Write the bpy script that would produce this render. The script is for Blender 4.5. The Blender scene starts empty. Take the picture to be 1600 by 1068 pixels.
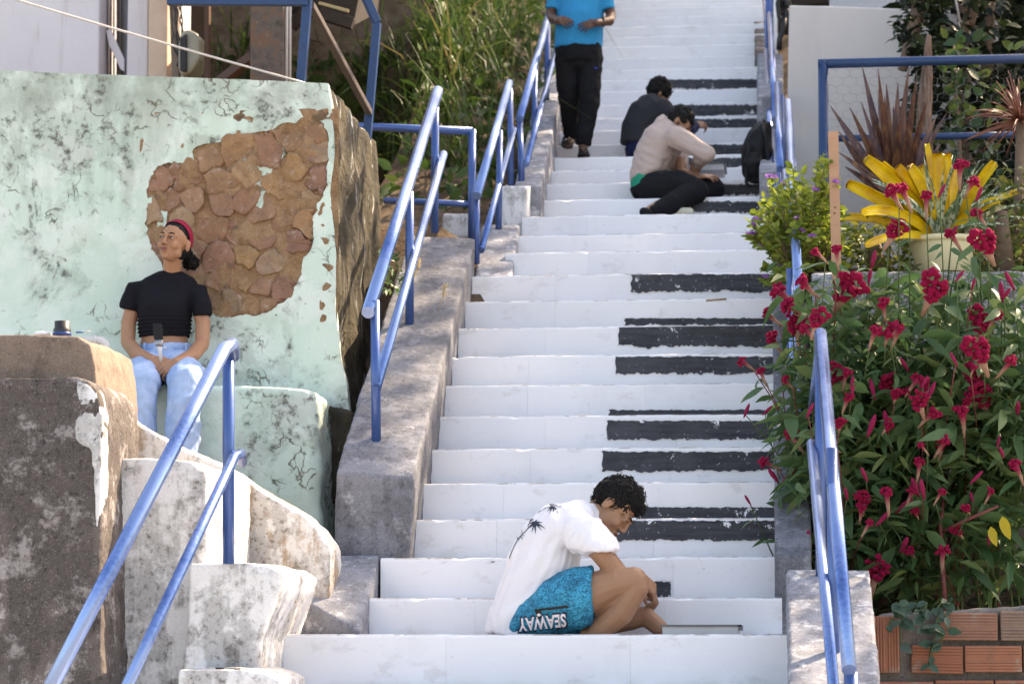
import bpy, bmesh, math, random
from math import sin, cos, pi, radians
from mathutils import Vector, Matrix, noise, geometry
from mathutils.bvhtree import BVHTree

scene = bpy.context.scene
C = scene.collection
random.seed(7)

# ------------------------------------------------------------------ camera
FPX, PHI, THE = 3958.17, 0.10744515, 0.11748025
_F = Vector((-sin(PHI) * cos(THE), cos(PHI) * cos(THE), sin(THE)))
_R = Vector((cos(PHI), sin(PHI), 0))
_U = _R.cross(_F)
cam_d = bpy.data.cameras.new('camera')
cam = bpy.data.objects.new('camera', cam_d)
C.objects.link(cam)
cam.matrix_world = Matrix(((_R.x, _U.x, -_F.x, 0), (_R.y, _U.y, -_F.y, 0), (_R.z, _U.z, -_F.z, 0), (0, 0, 0, 1)))
cam_d.sensor_width = 36
cam_d.lens = 36 * FPX / 1600
cam_d.clip_end = 500
cam_d.dof.use_dof = True
cam_d.dof.focus_distance = 11.3
cam_d.dof.aperture_fstop = 4.0
scene.camera = cam

# ------------------------------------------------------------------ light
SUN = Vector((0.50, 0.46, 0.73)).normalized()
SUN_EL = math.asin(SUN.z)
w = bpy.data.worlds.new('World')
scene.world = w
w.use_nodes = True
wn = w.node_tree
bg = wn.nodes['Background']
sky = wn.nodes.new('ShaderNodeTexSky')
sky.sky_type = 'NISHITA'
sky.sun_disc = False
sky.sun_elevation = SUN_EL
sky.sun_rotation = math.atan2(SUN.x, SUN.y)
sky.air_density = 1.0
sky.dust_density = 2.5
sky.ozone_density = 1.0
wn.links.new(sky.outputs[0], bg.inputs[0])
bg.inputs[1].default_value = 0.15
sun_d = bpy.data.lights.new('sun', 'SUN')
sun_d.energy = 4.0
sun_d.angle = radians(0.5)
sun_d.color = (1.0, 0.90, 0.76)
sun = bpy.data.objects.new('sun', sun_d)
C.objects.link(sun)
sun.rotation_euler = SUN.to_track_quat('Z', 'Y').to_euler()
sun.location = (10, 20, 30)
scene.view_settings.view_transform = 'Standard'
scene.view_settings.look = 'None'
scene.view_settings.exposure = 1.88
scene.view_settings.gamma = 1.0
scene.view_settings.use_curve_mapping = False
scene.view_settings.use_white_balance = True
scene.view_settings.white_balance_temperature = 8300
scene.view_settings.white_balance_tint = 12
scene.cycles.max_bounces = 8
scene.cycles.diffuse_bounces = 4

# ------------------------------------------------------------------ helpers
def at(px, py, Y):
    """pixel of the 1600 wide photograph -> world point on the plane y = Y"""
    d = _F + _R * ((px - 800) / FPX) + _U * ((534 - py) / FPX)
    return d * (Y / d.y)

TL = {}

def setp(o, label=None, cat=None, group=None, kind=None):
    if label: o['label'] = label
    if cat: o['category'] = cat
    if group: o['group'] = group
    if kind: o['kind'] = kind
    return o

def par(o, p):
    o.parent = p
    o.matrix_parent_inverse = Matrix.Translation(-TL.get(p.name, Vector()))

def thing(name, label, cat, loc=(0, 0, 0), group=None):
    o = bpy.data.objects.new(name, None)
    o.empty_display_size = 0.1
    C.objects.link(o)
    o.location = loc
    TL[o.name] = Vector(loc)
    return setp(o, label, cat, group)

def obj(name, me, mat=None, parent=None, smooth=False, mw=None):
    o = bpy.data.objects.new(name, me)
    C.objects.link(o)
    if mat is not None and len(me.materials) == 0:
        me.materials.append(mat)
    if smooth:
        me.polygons.foreach_set('use_smooth', [True] * len(me.polygons))
    if mw is not None:
        o.matrix_basis = mw
    if parent is not None:
        par(o, parent)
    return o

class MB:
    def __init__(s):
        s.v = []; s.f = []
    def add(s, vs, fs):
        n = len(s.v)
        s.v += [tuple(v) for v in vs]
        s.f += [tuple(i + n for i in f) for f in fs]
    def hexa(s, b, t):
        """4 bottom + 4 top corners, both counter-clockwise seen from above"""
        s.add(list(b) + list(t), [(3, 2, 1, 0), (4, 5, 6, 7), (0, 1, 5, 4), (1, 2, 6, 5), (2, 3, 7, 6), (3, 0, 4, 7)])
    def box(s, a, b):
        x0, y0, z0 = a; x1, y1, z1 = b
        s.hexa([(x0, y0, z0), (x1, y0, z0), (x1, y1, z0), (x0, y1, z0)], [(x0, y0, z1), (x1, y0, z1), (x1, y1, z1), (x0, y1, z1)])
    def obox(s, M, sx, sy, sz):
        P = [M @ Vector((x * sx / 2, y * sy / 2, z * sz / 2)) for z in (-1, 1) for x, y in ((-1, -1), (1, -1), (1, 1), (-1, 1))]
        s.hexa(P[:4], P[4:])
    def prism(s, poly, y0, y1):
        """poly: list of (x, z), extruded along y"""
        n = len(poly)
        ar = sum(poly[i][0] * poly[(i + 1) % n][1] - poly[(i + 1) % n][0] * poly[i][1] for i in range(n))
        if ar < 0: poly = poly[::-1]
        s.add([(x, y0, z) for x, z in poly] + [(x, y1, z) for x, z in poly],
              [tuple(range(n)), tuple(range(2 * n - 1, n - 1, -1))] + [(i, i + n, (i + 1) % n + n, (i + 1) % n)[::1] for i in range(n)])
    def pxprism(s, pts, Y, Y1):
        P = [at(x, y, Y) for x, y in pts]
        s.prism([(p.x, p.z) for p in P], Y, Y1)
    def tube(s, path, r, n=10, cap=True):
        path = [Vector(p) for p in path]
        m = len(path)
        rs = r if isinstance(r, (list, tuple)) else [r] * m
        base = len(s.v)
        up = None
        for i, p in enumerate(path):
            d = (path[min(i + 1, m - 1)] - path[max(i - 1, 0)])
            d = d.normalized() if d.length > 1e-9 else Vector((0, 0, 1))
            if up is None:
                up = d.orthogonal().normalized()
            else:
                up = (up - d * up.dot(d))
                up = up.normalized() if up.length > 1e-6 else d.orthogonal().normalized()
            q = d.cross(up)
            for k in range(n):
                a = 2 * pi * k / n
                s.v.append(tuple(p + (up * cos(a) + q * sin(a)) * rs[i]))
        for i in range(m - 1):
            for k in range(n):
                a = base + i * n + k; b = base + i * n + (k + 1) % n
                s.f.append((a, b, b + n, a + n))
        if cap:
            s.f.append(tuple(base + k for k in range(n - 1, -1, -1)))
            s.f.append(tuple(base + (m - 1) * n + k for k in range(n)))
    def lathe(s, prof, o=(0, 0, 0), n=20):
        """prof: (r, z) list"""
        o = Vector(o); b = len(s.v)
        for r, z in prof:
            for k in range(n):
                a = 2 * pi * k / n
                s.v.append(tuple(o + Vector((r * cos(a), r * sin(a), z))))
        for i in range(len(prof) - 1):
            for k in range(n):
                p = b + i * n + k; q = b + i * n + (k + 1) % n
                s.f.append((p, q, q + n, p + n))
    def ball(s, c, r, n=12, m=8, M=None):
        c = Vector(c)
        r = Vector(r) if isinstance(r, (tuple, list, Vector)) else Vector((r, r, r))
        b = len(s.v)
        def pt(v):
            v = Vector((v[0] * r.x, v[1] * r.y, v[2] * r.z))
            return tuple(c + (M @ v if M else v))
        s.v.append(pt((0, 0, -1)))
        for i in range(1, m):
            t = -pi / 2 + pi * i / m
            for k in range(n):
                a = 2 * pi * k / n
                s.v.append(pt((cos(t) * cos(a), cos(t) * sin(a), sin(t))))
        s.v.append(pt((0, 0, 1)))
        for k in range(n):
            s.f.append((b, b + 1 + (k + 1) % n, b + 1 + k))
        for i in range(m - 2):
            for k in range(n):
                p = b + 1 + i * n + k; q = b + 1 + i * n + (k + 1) % n
                s.f.append((p, q, q + n, p + n))
        e = len(s.v) - 1; l = e - n
        for k in range(n):
            s.f.append((e, l + k, l + (k + 1) % n))
    def loft(s, rings, n=24):
        """rings: (centre, half axis u, half axis v); flat closed ends"""
        b = len(s.v); m = len(rings)
        for c, u, v in rings:
            for k in range(n):
                a = 2 * pi * k / n
                s.v.append(tuple(Vector(c) + Vector(u) * cos(a) + Vector(v) * sin(a)))
        for i in range(m - 1):
            for k in range(n):
                p = b + i * n + k; q = b + i * n + (k + 1) % n
                s.f.append((p, q, q + n, p + n))
        s.f.append(tuple(b + k for k in range(n - 1, -1, -1)))
        s.f.append(tuple(b + (m - 1) * n + k for k in range(n)))
    def cone(s, p0, r0, p1, r1, n=12):
        s.tube([p0, p1], [r0, r1], n)
    def cap(s, p0, r0, p1, r1):
        """round cone"""
        s.ball(p0, r0); s.ball(p1, r1); s.cone(p0, r0, p1, r1)
    def chain(s, pts):
        """[(point, r), ...] joined round cones"""
        for i in range(len(pts) - 1):
            s.cap(pts[i][0], pts[i][1], pts[i + 1][0], pts[i + 1][1])
    def mesh(s, name):
        me = bpy.data.meshes.new(name)
        me.from_pydata(s.v, [], s.f)
        me.validate(clean_customdata=False)
        return me
    def build(s, name, mat=None, parent=None, smooth=False):
        return obj(name, s.mesh(name), mat, parent, smooth)

def apply_mods(o):
    dg = bpy.context.evaluated_depsgraph_get()
    dg.update()
    me = bpy.data.meshes.new_from_object(o.evaluated_get(dg))
    o.modifiers.clear()
    old = o.data
    o.data = me
    me.name = old.name
    bpy.data.meshes.remove(old)
    return o

def recalc(me):
    bm = bmesh.new(); bm.from_mesh(me)
    bmesh.ops.recalc_face_normals(bm, faces=bm.faces)
    bm.to_mesh(me); bm.free()

def remesh(mb, name, mat, parent, voxel, iters=2, disp=None):
    """overlapping closed shells -> ONE continuous smooth surface"""
    me = mb.mesh(name); recalc(me)
    o = bpy.data.objects.new(name, me); C.objects.link(o)
    m = o.modifiers.new('r', 'REMESH'); m.mode = 'VOXEL'; m.voxel_size = voxel
    if iters:
        m = o.modifiers.new('s', 'SMOOTH'); m.factor = 0.5; m.iterations = iters
    apply_mods(o)
    me = o.data
    if disp:
        me.update()
        nv = [v.normal.copy() for v in me.vertices]
        for v, n in zip(me.vertices, nv):
            v.co += n * disp(v.co)
    me.materials.clear(); me.materials.append(mat)
    me.polygons.foreach_set('use_smooth', [True] * len(me.polygons))
    if parent is not None: par(o, parent)
    return o

def fbm(p, s, oct=3):
    return noise.fractal(Vector(p) * s, 1.0, 2.0, oct)

def concrete_disp(a, s=3.0, b=0.004, s2=22.0):
    return lambda p: a * fbm(p, s) + b * fbm(p, s2, 2)

# ------------------------------------------------------------------ materials
class NT:
    def __init__(s, name):
        s.m = bpy.data.materials.new(name); s.m.use_nodes = True
        s.t = s.m.node_tree; s.b = s.t.nodes['Principled BSDF']
        s.g = s.t.nodes.new('ShaderNodeNewGeometry').outputs['Position']
    def n(s, t, **k):
        x = s.t.nodes.new('ShaderNode' + t)
        for a, v in k.items(): setattr(x, a, v)
        return x
    def set(s, sock, v):
        if isinstance(v, bpy.types.NodeSocket): s.t.links.new(v, sock)
        elif v is not None:
            if isinstance(v, (tuple, list)) and len(v) == 3 and len(sock.default_value) == 4: v = (*v, 1)
            if isinstance(v, (int, float)) and hasattr(sock.default_value, '__len__'): v = (v,) * (len(sock.default_value) - 1) + (1,) if len(sock.default_value) == 4 else (v,) * 3
            sock.default_value = v
    def vec(s, scale, src=None):
        x = s.n('VectorMath', operation='MULTIPLY')
        s.set(x.inputs[0], src or s.g); x.inputs[1].default_value = scale
        return x.outputs[0]
    def noise(s, scale, detail=4, rough=0.55, dist=0.0, vec=None):
        x = s.n('TexNoise'); s.set(x.inputs['Vector'], vec or s.g)
        x.inputs['Scale'].default_value = scale; x.inputs['Detail'].default_value = detail
        x.inputs['Roughness'].default_value = rough; x.inputs['Distortion'].default_value = dist
        return x.outputs['Fac']
    def vor(s, scale, feature='DISTANCE_TO_EDGE', vec=None, rnd=1.0):
        x = s.n('TexVoronoi', feature=feature); s.set(x.inputs['Vector'], vec or s.g)
        x.inputs['Scale'].default_value = scale; x.inputs['Randomness'].default_value = rnd
        return x.outputs['Distance']
    def warp(s, scale, amt):
        x = s.n('TexNoise'); s.set(x.inputs['Vector'], s.g); x.inputs['Scale'].default_value = scale
        x.inputs['Detail'].default_value = 3
        y = s.n('VectorMath', operation='SUBTRACT'); s.set(y.inputs[0], x.outputs['Color']); y.inputs[1].default_value = (.5, .5, .5)
        z = s.n('VectorMath', operation='MULTIPLY_ADD'); s.set(z.inputs[0], y.outputs[0]); z.inputs[1].default_value = (amt,) * 3
        s.set(z.inputs[2], s.g)
        return z.outputs[0]
    def step(s, v, a, b):
        x = s.n('MapRange', interpolation_type='SMOOTHSTEP'); s.set(x.inputs[0], v)
        s.set(x.inputs[1], a); s.set(x.inputs[2], b)
        return x.outputs[0]
    def math(s, op, a, b=0.5):
        x = s.n('Math', operation=op); s.set(x.inputs[0], a); s.set(x.inputs[1], b)
        return x.outputs[0]
    def mul(s, a, b): return s.math('MULTIPLY', a, b)
    def mix(s, f, a, b):
        x = s.n('Mix', data_type='RGBA'); s.set(x.inputs[0], f); s.set(x.inputs[6], a); s.set(x.inputs[7], b)
        return x.outputs[2]
    def ramp(s, f, stops):
        x = s.n('ValToRGB'); s.set(x.inputs[0], f); e = x.color_ramp.elements
        while len(e) < len(stops): e.new(.5)
        for k, (p, c) in zip(e, stops): k.position = p; k.color = (*c, 1)
        return x.outputs[0]
    def sep(s, v=None):
        x = s.n('SeparateXYZ'); s.set(x.inputs[0], v or s.g); return x.outputs
    def rand(s): return s.n('ObjectInfo').outputs['Random']
    def gen(s): return s.n('TexCoord').outputs['Generated']
    def attr(s, name): 
        x = s.n('Attribute', attribute_name=name); return x.outputs
    def bump(s, h, strength=0.5, dist=0.01, prev=None):
        x = s.n('Bump'); x.inputs['Strength'].default_value = strength; x.inputs['Distance'].default_value = dist
        s.set(x.inputs['Height'], h)
        if prev: s.set(x.inputs['Normal'], prev)
        s.set(s.b.inputs['Normal'], x.outputs[0])
        return x.outputs[0]
    def out(s, col, rough=0.7, spec=0.3, metal=0.0):
        s.set(s.b.inputs['Base Color'], col); s.set(s.b.inputs['Roughness'], rough)
        s.set(s.b.inputs['Specular IOR Level'], spec); s.set(s.b.inputs['Metallic'], metal)
        return s.m

def plain(name, col, rough=0.6, spec=0.3, var=0.15, scale=30, metal=0.0, bump=0.0, bscale=200):
    t = NT(name)
    n = t.noise(scale, 4)
    c = t.mix(n, tuple(x * (1 - var) for x in col), tuple(min(1, x * (1 + var)) for x in col))
    if bump: t.bump(t.noise(bscale, 3), bump, 0.004)
    return t.out(c, rough, spec, metal)

def mint_plaster():
    t = NT('mint_plaster')
    z = t.sep()[2]
    big = t.noise(1.3, 3); fine = t.noise(60, 3)
    c = t.mix(t.step(big, .35, .65), (.56, .69, .60), (.64, .74, .66))
    c = t.mix(t.mul(t.step(t.noise(4.5, 6, .65), .48, .60), .55), c, (.74, .79, .74))      # chalky lime wash
    c = t.mix(t.mul(t.step(t.noise(3.1, 5, .6, 1.0), .55, .72), .5), c, (.50, .58, .47))    # algae tint
    wv = t.warp(5, .35)
    e = t.vor(3.0, vec=wv)
    cr_m = t.mul(t.step(t.noise(2.3, 4), .50, .60), t.step(t.noise(11, 5, .7), .42, .58))
    crack = t.mul(t.math('SUBTRACT', 1.0, t.step(e, .003, .024)), cr_m)
    e2 = t.vor(7.0, vec=t.warp(9, .25))
    crack2 = t.mul(t.math('SUBTRACT', 1.0, t.step(e2, .006, .05)), t.step(t.noise(2.9, 4), .56, .62))
    # black mould: ragged, heavier near the top of the wall where water runs down
    zt = t.step(z, 1.4, 2.9)
    th = t.math('SUBTRACT', .525, t.mul(zt, .075))
    mm = t.noise(2.2, 10, .68, .6)
    mould = t.step(mm, th, t.math('ADD', th, .10))
    sp = t.step(t.noise(16, 8, .72), .50, .66)
    mould = t.mul(mould, t.mix(.25, sp, 1.0))
    specks = t.mul(t.step(t.noise(34, 5, .7, .4), .635, .70), t.step(t.noise(3.3, 4), .40, .62))
    stain = t.mul(t.step(t.noise(3.0, 6, .6, vec=t.vec((1.6, 1, .35))), .48, .70), zt)
    c = t.mix(t.mul(stain, .55), c, (.26, .28, .22))
    top = t.mul(t.step(z, 2.62, 2.80), t.step(t.noise(6, 5), .3, .6))
    c = t.mix(t.mul(top, .6), c, (.30, .34, .29))
    mould = t.math('MAXIMUM', mould, t.mul(t.step(t.noise(1.6, 12, .75, 1.2), .56, .63), t.step(t.noise(24, 6, .75), .42, .56)))
    c = t.mix(t.mul(mould, .9), c, t.mix(fine, (.035, .032, .025), (.13, .11, .08)))
    c = t.mix(t.mul(specks, .85), c, (.08, .07, .05))
    c = t.mix(t.mul(crack, .7), c, (.09, .075, .05))
    c = t.mix(t.mul(crack2, .85), c, (.10, .08, .05))
    h = t.math('ADD', t.mul(t.noise(9, 6, .6), .8), t.mul(fine, .15))
    h = t.math('SUBTRACT', h, t.mul(t.math('ADD', crack, mould), .35))
    t.bump(h, .55, .02)
    return t.out(c, .82, .2)

def old_concrete(name, base=(.36, .34, .33), dark=(.06, .055, .05), white=(.62, .61, .62), wamt=.5, damt=.5, streak=.5, ws=5.0, ds=3.0, grain=1.0):
    t = NT(name)
    fine = t.noise(90, 4, .65); mid = t.noise(14, 6, .6)
    c = t.mix(mid, tuple(x * .72 for x in base), tuple(x * 1.2 for x in base))
    sv = t.vec((14, 14, 1.1))
    st = t.noise(1.0, 6, .6, vec=sv)
    wth = .66 - .26 * wamt
    wm = t.step(t.math('ADD', t.mul(t.noise(ws, 12, .74), .65), t.mul(st, .35 * streak)), wth - .035 - .5 * .35 * (1 - streak), wth + .035 - .5 * .35 * (1 - streak))
    dth = .565 - .16 * damt
    dm = t.step(t.math('ADD', t.mul(t.noise(ds, 12, .75), .7), t.mul(st, .3)), dth, dth + .07)
    sp = t.step(t.noise(45, 6, .75), .50, .64)
    dm2 = t.mul(dm, t.mix(.45, sp, 1.0))
    c = t.mix(t.mul(wm, .92), c, t.mix(fine, tuple(x * .86 for x in white), white))
    c = t.mix(t.mul(dm2, .9), c, t.mix(fine, tuple(x * .6 for x in dark), tuple(x * 2 for x in dark)))
    c = t.mix(t.mul(t.step(t.noise(120, 4, .7), .56, .66), .6 * grain), c, dark)
    c = t.mix(t.mul(t.step(t.noise(75, 6, .8), .50, .62), .30 * grain), c, tuple(x * .45 for x in base))
    c = t.mix(t.mul(t.step(t.noise(180, 3, .7), .58, .66), .35), c, white)
    h = t.math('ADD', t.mul(mid, .8), t.mul(fine, .4))
    t.bump(t.math('ADD', h, t.mul(wm, .25)), .6, .012)
    return t.out(c, .88, .15)

def mossy_side():
    t = NT('mossy_render')
    sv = t.vec((9, 9, .8)); st = t.noise(1.0, 8, .68, .6, vec=sv)
    st2 = t.noise(1.0, 6, .65, vec=t.vec((22, 14, 1.4)))
    c = t.ramp(st, [(.30, (.025, .023, .021)), (.46, (.06, .053, .044)), (.55, (.085, .070, .045)), (.64, (.15, .14, .13)), (.69, (.58, .56, .53))])
    c = t.mix(t.mul(t.step(st2, .60, .67), .8), c, (.66, .65, .63))
    c = t.mix(t.mul(t.step(t.noise(4, 8, .7), .50, .62), .85), c, (.045, .04, .03))
    t.bump(t.math('ADD', st, t.noise(30, 5)), .8, .02)
    return t.out(c, .9, .1)

def stone_mat():
    t = NT('exposed_stone')
    r = t.rand()
    base = t.ramp(r, [(0, (.37, .20, .12)), (.22, (.36, .20, .15)), (.42, (.43, .26, .13)), (.62, (.33, .18, .13)), (.8, (.47, .30, .17)), (1, (.40, .28, .20))])
    n = t.noise(9, 8, .7, .4); f = t.noise(70, 5, .7)
    c = t.mix(t.step(n, .3, .7), t.mix(.55, base, (.14, .08, .055)), base)
    c = t.mix(t.mul(t.step(t.noise(22, 6, .7), .55, .68), .45), c, (.58, .48, .42))
    c = t.mix(t.mul(t.step(t.noise(5, 8, .7), .58, .68), .7), c, (.12, .10, .08))
    c = t.mix(t.mul(t.step(f, .6, .7), .6), c, (.09, .06, .045))
    t.bump(t.math('ADD', t.mul(n, 1.0), t.mul(f, .35)), .9, .02)
    return t.out(c, .92, .1)

def mortar_mat():
    t = NT('old_mortar')
    n = t.noise(14, 8, .72, .5); f = t.noise(120, 4, .7)
    c = t.ramp(n, [(.3, (.22, .12, .065)), (.5, (.38, .225, .125)), (.68, (.46, .30, .18))])
    c = t.mix(t.mul(t.step(f, .56, .66), .7), c, (.55, .44, .34))
    c = t.mix(t.mul(t.step(t.noise(4, 7, .7), .56, .66), .7), c, (.10, .08, .06))
    t.bump(t.math('ADD', n, t.mul(f, .4)), 1.0, .025)
    return t.out(c, .95, .08)

def white_paint():
    """painted stair slabs: brush strokes, scuffs, chipped nosing"""
    t = NT('white_stair_paint')
    g = t.gen(); gz = t.sep(g)[2]
    r = t.rand()
    c = t.mix(r, (.75, .755, .80), (.80, .80, .835))
    br = t.noise(1.0, 5, .6, vec=t.vec((3, 3, 60)))
    c = t.mix(t.mul(br, .35), c, (.84, .84, .86))
    c = t.mix(t.mul(t.step(t.noise(3.5, 6, .65), .52, .72), .35), c, (.66, .66, .69))
    c = t.mix(t.mul(t.step(t.noise(26, 5, .7), .66, .71), .55), c, (.50, .49, .50))
    ft = t.mul(t.step(t.noise(1.0, 7, .7, vec=t.vec((5, 5, 9))), .57, .66), .42)
    c = t.mix(ft, c, (.56, .54, .54))
    c = t.mix(t.mul(t.step(t.noise(1.0, 6, .72, vec=t.vec((30, 30, 7))), .64, .70), .35), c, (.52, .50, .50))
    near = t.step(gz, .972, .992)
    ch = t.mul(near, t.step(t.noise(1.0, 5, .7, vec=t.vec((9, 2, 24))), .51, .56))
    ch2 = t.mul(t.step(gz, .90, .95), t.step(t.noise(1.0, 6, .7, vec=t.vec((6, 2, 14))), .685, .70))
    ch = t.math('MAXIMUM', ch, ch2)
    cc = t.ramp(t.noise(20, 4), [(.35, (.13, .11, .10)), (.5, (.32, .25, .20)), (.7, (.45, .42, .40))])
    c = t.mix(ch, c, cc)
    ln = t.mul(t.step(gz, .982, .988), t.mul(t.step(t.noise(1.0, 5, .7, vec=t.vec((7, 2, 24))), .30, .55), .62))
    c = t.mix(ln, c, (.30, .28, .28))
    h = t.math('SUBTRACT', t.math('ADD', t.mul(br, .25), t.mul(t.noise(8, 5), .5)), t.mul(ch, .8))
    t.bump(h, .35, .006)
    return t.out(c, .55, .3)

def black_paint():
    t = NT('black_key_paint')
    r = t.rand()
    br = t.noise(1.0, 5, .6, vec=t.vec((4, 4, 50)))
    c = t.mix(t.step(br, .35, .7), (.028, .029, .036), (.055, .057, .068))
    c = t.mix(t.mul(t.step(t.noise(6, 5, .6), .4, .7), .5), c, (.075, .078, .09))
    off = t.n('VectorMath', operation='MULTIPLY_ADD'); t.set(off.inputs[0], t.g); off.inputs[1].default_value = (1, 1, 1)
    t.set(off.inputs[2], t.mul(r, 17.0))
    chip = t.step(t.noise(11, 9, .75, .3, vec=off.outputs[0]), .615, .63)
    chip = t.math('MAXIMUM', chip, t.mul(t.step(t.noise(60, 4, .7), .66, .69), .8))
    c = t.mix(chip, c, (.78, .78, .81))
    t.bump(t.math('SUBTRACT', br, chip), .3, .004)
    return t.out(c, .62, .28)

def rail_mat(name, worn):
    t = NT(name)
    n = t.noise(60, 5, .7); l = t.noise(1.6, 3)
    blue = t.mix(l, (.024, .070, .24), (.036, .098, .30))
    silver = t.mix(t.step(l, .35, .65), (.20, .30, .58), (.30, .40, .64))
    c = t.mix(t.mul(worn, t.step(t.math('ADD', t.mul(n, .35), t.mul(l, .65)), .30, .55)), blue, silver)
    chip = t.step(t.noise(24, 8, .8), .66, .68)
    c = t.mix(t.mul(chip, .85), c, (.14, .085, .055))
    t.bump(n, .12, .002)
    return t.out(c, .24, .6, .15 + .65 * worn)

MINT = mint_plaster()
SIDE = mossy_side()
STONE = stone_mat()
MORTAR = mortar_mat()
WHITE = white_paint()
BLACK = black_paint()
RAIL = rail_mat('worn_blue_rail', .85)
POST = rail_mat('blue_post_paint', .08)
CONC_GREY = old_concrete('grey_parapet_concrete', (.215, .22, .25), (.045, .044, .05), (.55, .55, .59), .34, .74, .3, 7.0, 3.0)
CONC_WHITE = old_concrete('whitewashed_concrete', (.34, .32, .31), (.07, .06, .05), (.82, .81, .82), .90, .60, .7, 4.0, 3.0, .35)
CONC_MOTTLE = old_concrete('mottled_parapet_concrete', (.26, .27, .31), (.09, .09, .10), (.60, .60, .64), .46, .55, .1, 12.0, 9.0)
CONC_DARK = old_concrete('dark_stained_concrete', (.15, .125, .115), (.020, .018, .018), (.58, .53, .52), .46, .80, .15, 6.5, 1.7, .55)
CONC_BROWN = old_concrete('brown_slab_concrete', (.235, .175, .14), (.06, .045, .038), (.62, .56, .50), .10, .40, .1, 8.0, 4.0)
CONC_STREAK = old_concrete('streaked_balustrade_plaster', (.48, .36, .26), (.09, .07, .06), (.84, .82, .80), .66, .62, 1.0, 3.0, 4.0, .4)
# ================================================================== SETTING
soil = NT('dry_soil'); _n = soil.noise(6, 8, .7)
SOIL = soil.out(soil.ramp(_n, [(.3, (.06, .04, .028)), (.5, (.13, .09, .06)), (.7, (.19, .14, .10))]), .95, .1)
soil.bump(soil.noise(25, 6, .7), 1.0, .03)
PAVE = old_concrete('street_concrete', (.30, .29, .28), wamt=.1, damt=.3)

# stair geometry: (y, z, left x) of the top front edge of every step, bottom to top
STEPS = [(10.30, .029, -2.155)]
for i in range(11):
    STEPS.append((10.9165 + .3009 * i, .186 + .184 * i, -1.80))
for i, y in enumerate((14.29, 14.81, 15.22, 15.70, 16.14, 16.67, 17.16, 17.66, 18.06, 18.51, 18.89, 19.27, 19.68, 20.13, 20.51, 20.88, 21.30, 21.69, 22.10, 22.49, 22.92, 23.3, 23.7, 24.1, 24.5)):
    STEPS.append((y, 2.21 + .184 * i, -1.58 if i < 3 else -1.60))
XR = -.02

def hill_z(x, y):
    """terrain: follows the flight of stairs, steeper bank left of it"""
    if y < 10.5: base = -1.65
    elif y < 14: base = -1.65 + (y - 10.5) / 3.5 * 3.7
    else: base = 2.05 + (y - 14) * .43
    if x < -1.7:
        if y > 14.2:
            k = min(1, (-1.7 - x) / 1.0)
            if x < -2.55 and y < 19.0:
                base = 2.60 if y < 17.6 else 2.60 + (y - 17.6) / 1.4 * 1.9
            else:
                base = max(base, 2.42 + (y - 14.9) * (.43 + .22 * k)) if y > 14.9 else 2.42
    if x > .25:
        if y < 12.75: base = max(-1.65, min(base, -1.65)) if y < 10.62 else min(base, -.02 + (y - 10.6) * .22)
        elif y < 16.4: base = 1.84 + (y - 12.75) * .05
        else: base = 2.3 + (y - 16.4) * .5
    return base

def grid_mesh(name, x0, x1, y0, y1, st, mat, f, amp=.04):
    nx = int((x1 - x0) / st) + 1; ny = int((y1 - y0) / st) + 1
    vs = []; fs = []
    for j in range(ny):
        for i in range(nx):
            x = x0 + i * st; y = y0 + j * st
            vs.append((x, y, f(x, y) + amp * fbm((x, y, 0), 1.3, 4)))
    for j in range(ny - 1):
        for i in range(nx - 1):
            a = j * nx + i
            fs.append((a, a + 1, a + nx + 1, a + nx))
    me = bpy.data.meshes.new(name); me.from_pydata(vs, [], fs)
    return obj(name, me, mat, None, True)

mb = MB(); mb.add([(-150, -60, -1.7), (150, -60, -1.7), (150, 11.5, -1.7), (-150, 11.5, -1.7)], [(0, 1, 2, 3)])
setp(mb.build('ground', PAVE), kind='structure')
def in_stairs(x, y): return -1.65 < x < .1
o = grid_mesh('hillside', -14, 14, 10.6, 46, .28, SOIL, lambda x, y: hill_z(x, y) - (.55 if in_stairs(x, y) else .06))
setp(o, kind='structure')

# ------------------------------------------------------------------ stairs
stairs = thing('staircase', 'long white painted outdoor staircase with black piano keys', 'staircase', (-.9, 10.3, 0))
stairs['kind'] = 'structure'

def slab(x0, x1, y0, y1, z0, z1, seed, parent):
    """one painted slab with a slightly uneven front edge"""
    n = max(6, int((x1 - x0) / .035)); R = random.Random(seed)
    prof = [(y0 + .004, z0), (y0 + .002, z0 + .6 * (z1 - z0)), (y0, z1 - .014), (y0 + .003, z1 - .004), (y0 + .012, z1), (y1, z1), (y1, z0)]
    vs = []; fs = []; m = len(prof)
    for i in range(n + 1):
        x = x0 + (x1 - x0) * i / n
        d = .0022 * noise.noise(Vector((x * 3, seed * 3.7, 0))) + .0014 * noise.noise(Vector((x * 17, seed * 1.7, 4)))
        dip = max(0, noise.noise(Vector((x * 11, seed * 5.1, 9))) - .42) * .035
        for k, (y, z) in enumerate(prof):
            top = k in (2, 3, 4, 5)
            vs.append((x, y + (dip * 1.0 if k in (3, 4) else 0) + d * .5, z + (d - (dip if k in (3, 4) else 0) if top else 0)))
    for i in range(n):
        for k in range(m):
            a = i * m + k; b = i * m + (k + 1) % m
            fs.append((a, a + m, b + m, b))
    fs.append(tuple(range(m))); fs.append(tuple(n * m + k for k in range(m - 1, -1, -1)))
    me = bpy.data.meshes.new('slab'); me.from_pydata(vs, [], fs); recalc(me)
    o = obj('slab', me, WHITE, parent)
    return o

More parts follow.
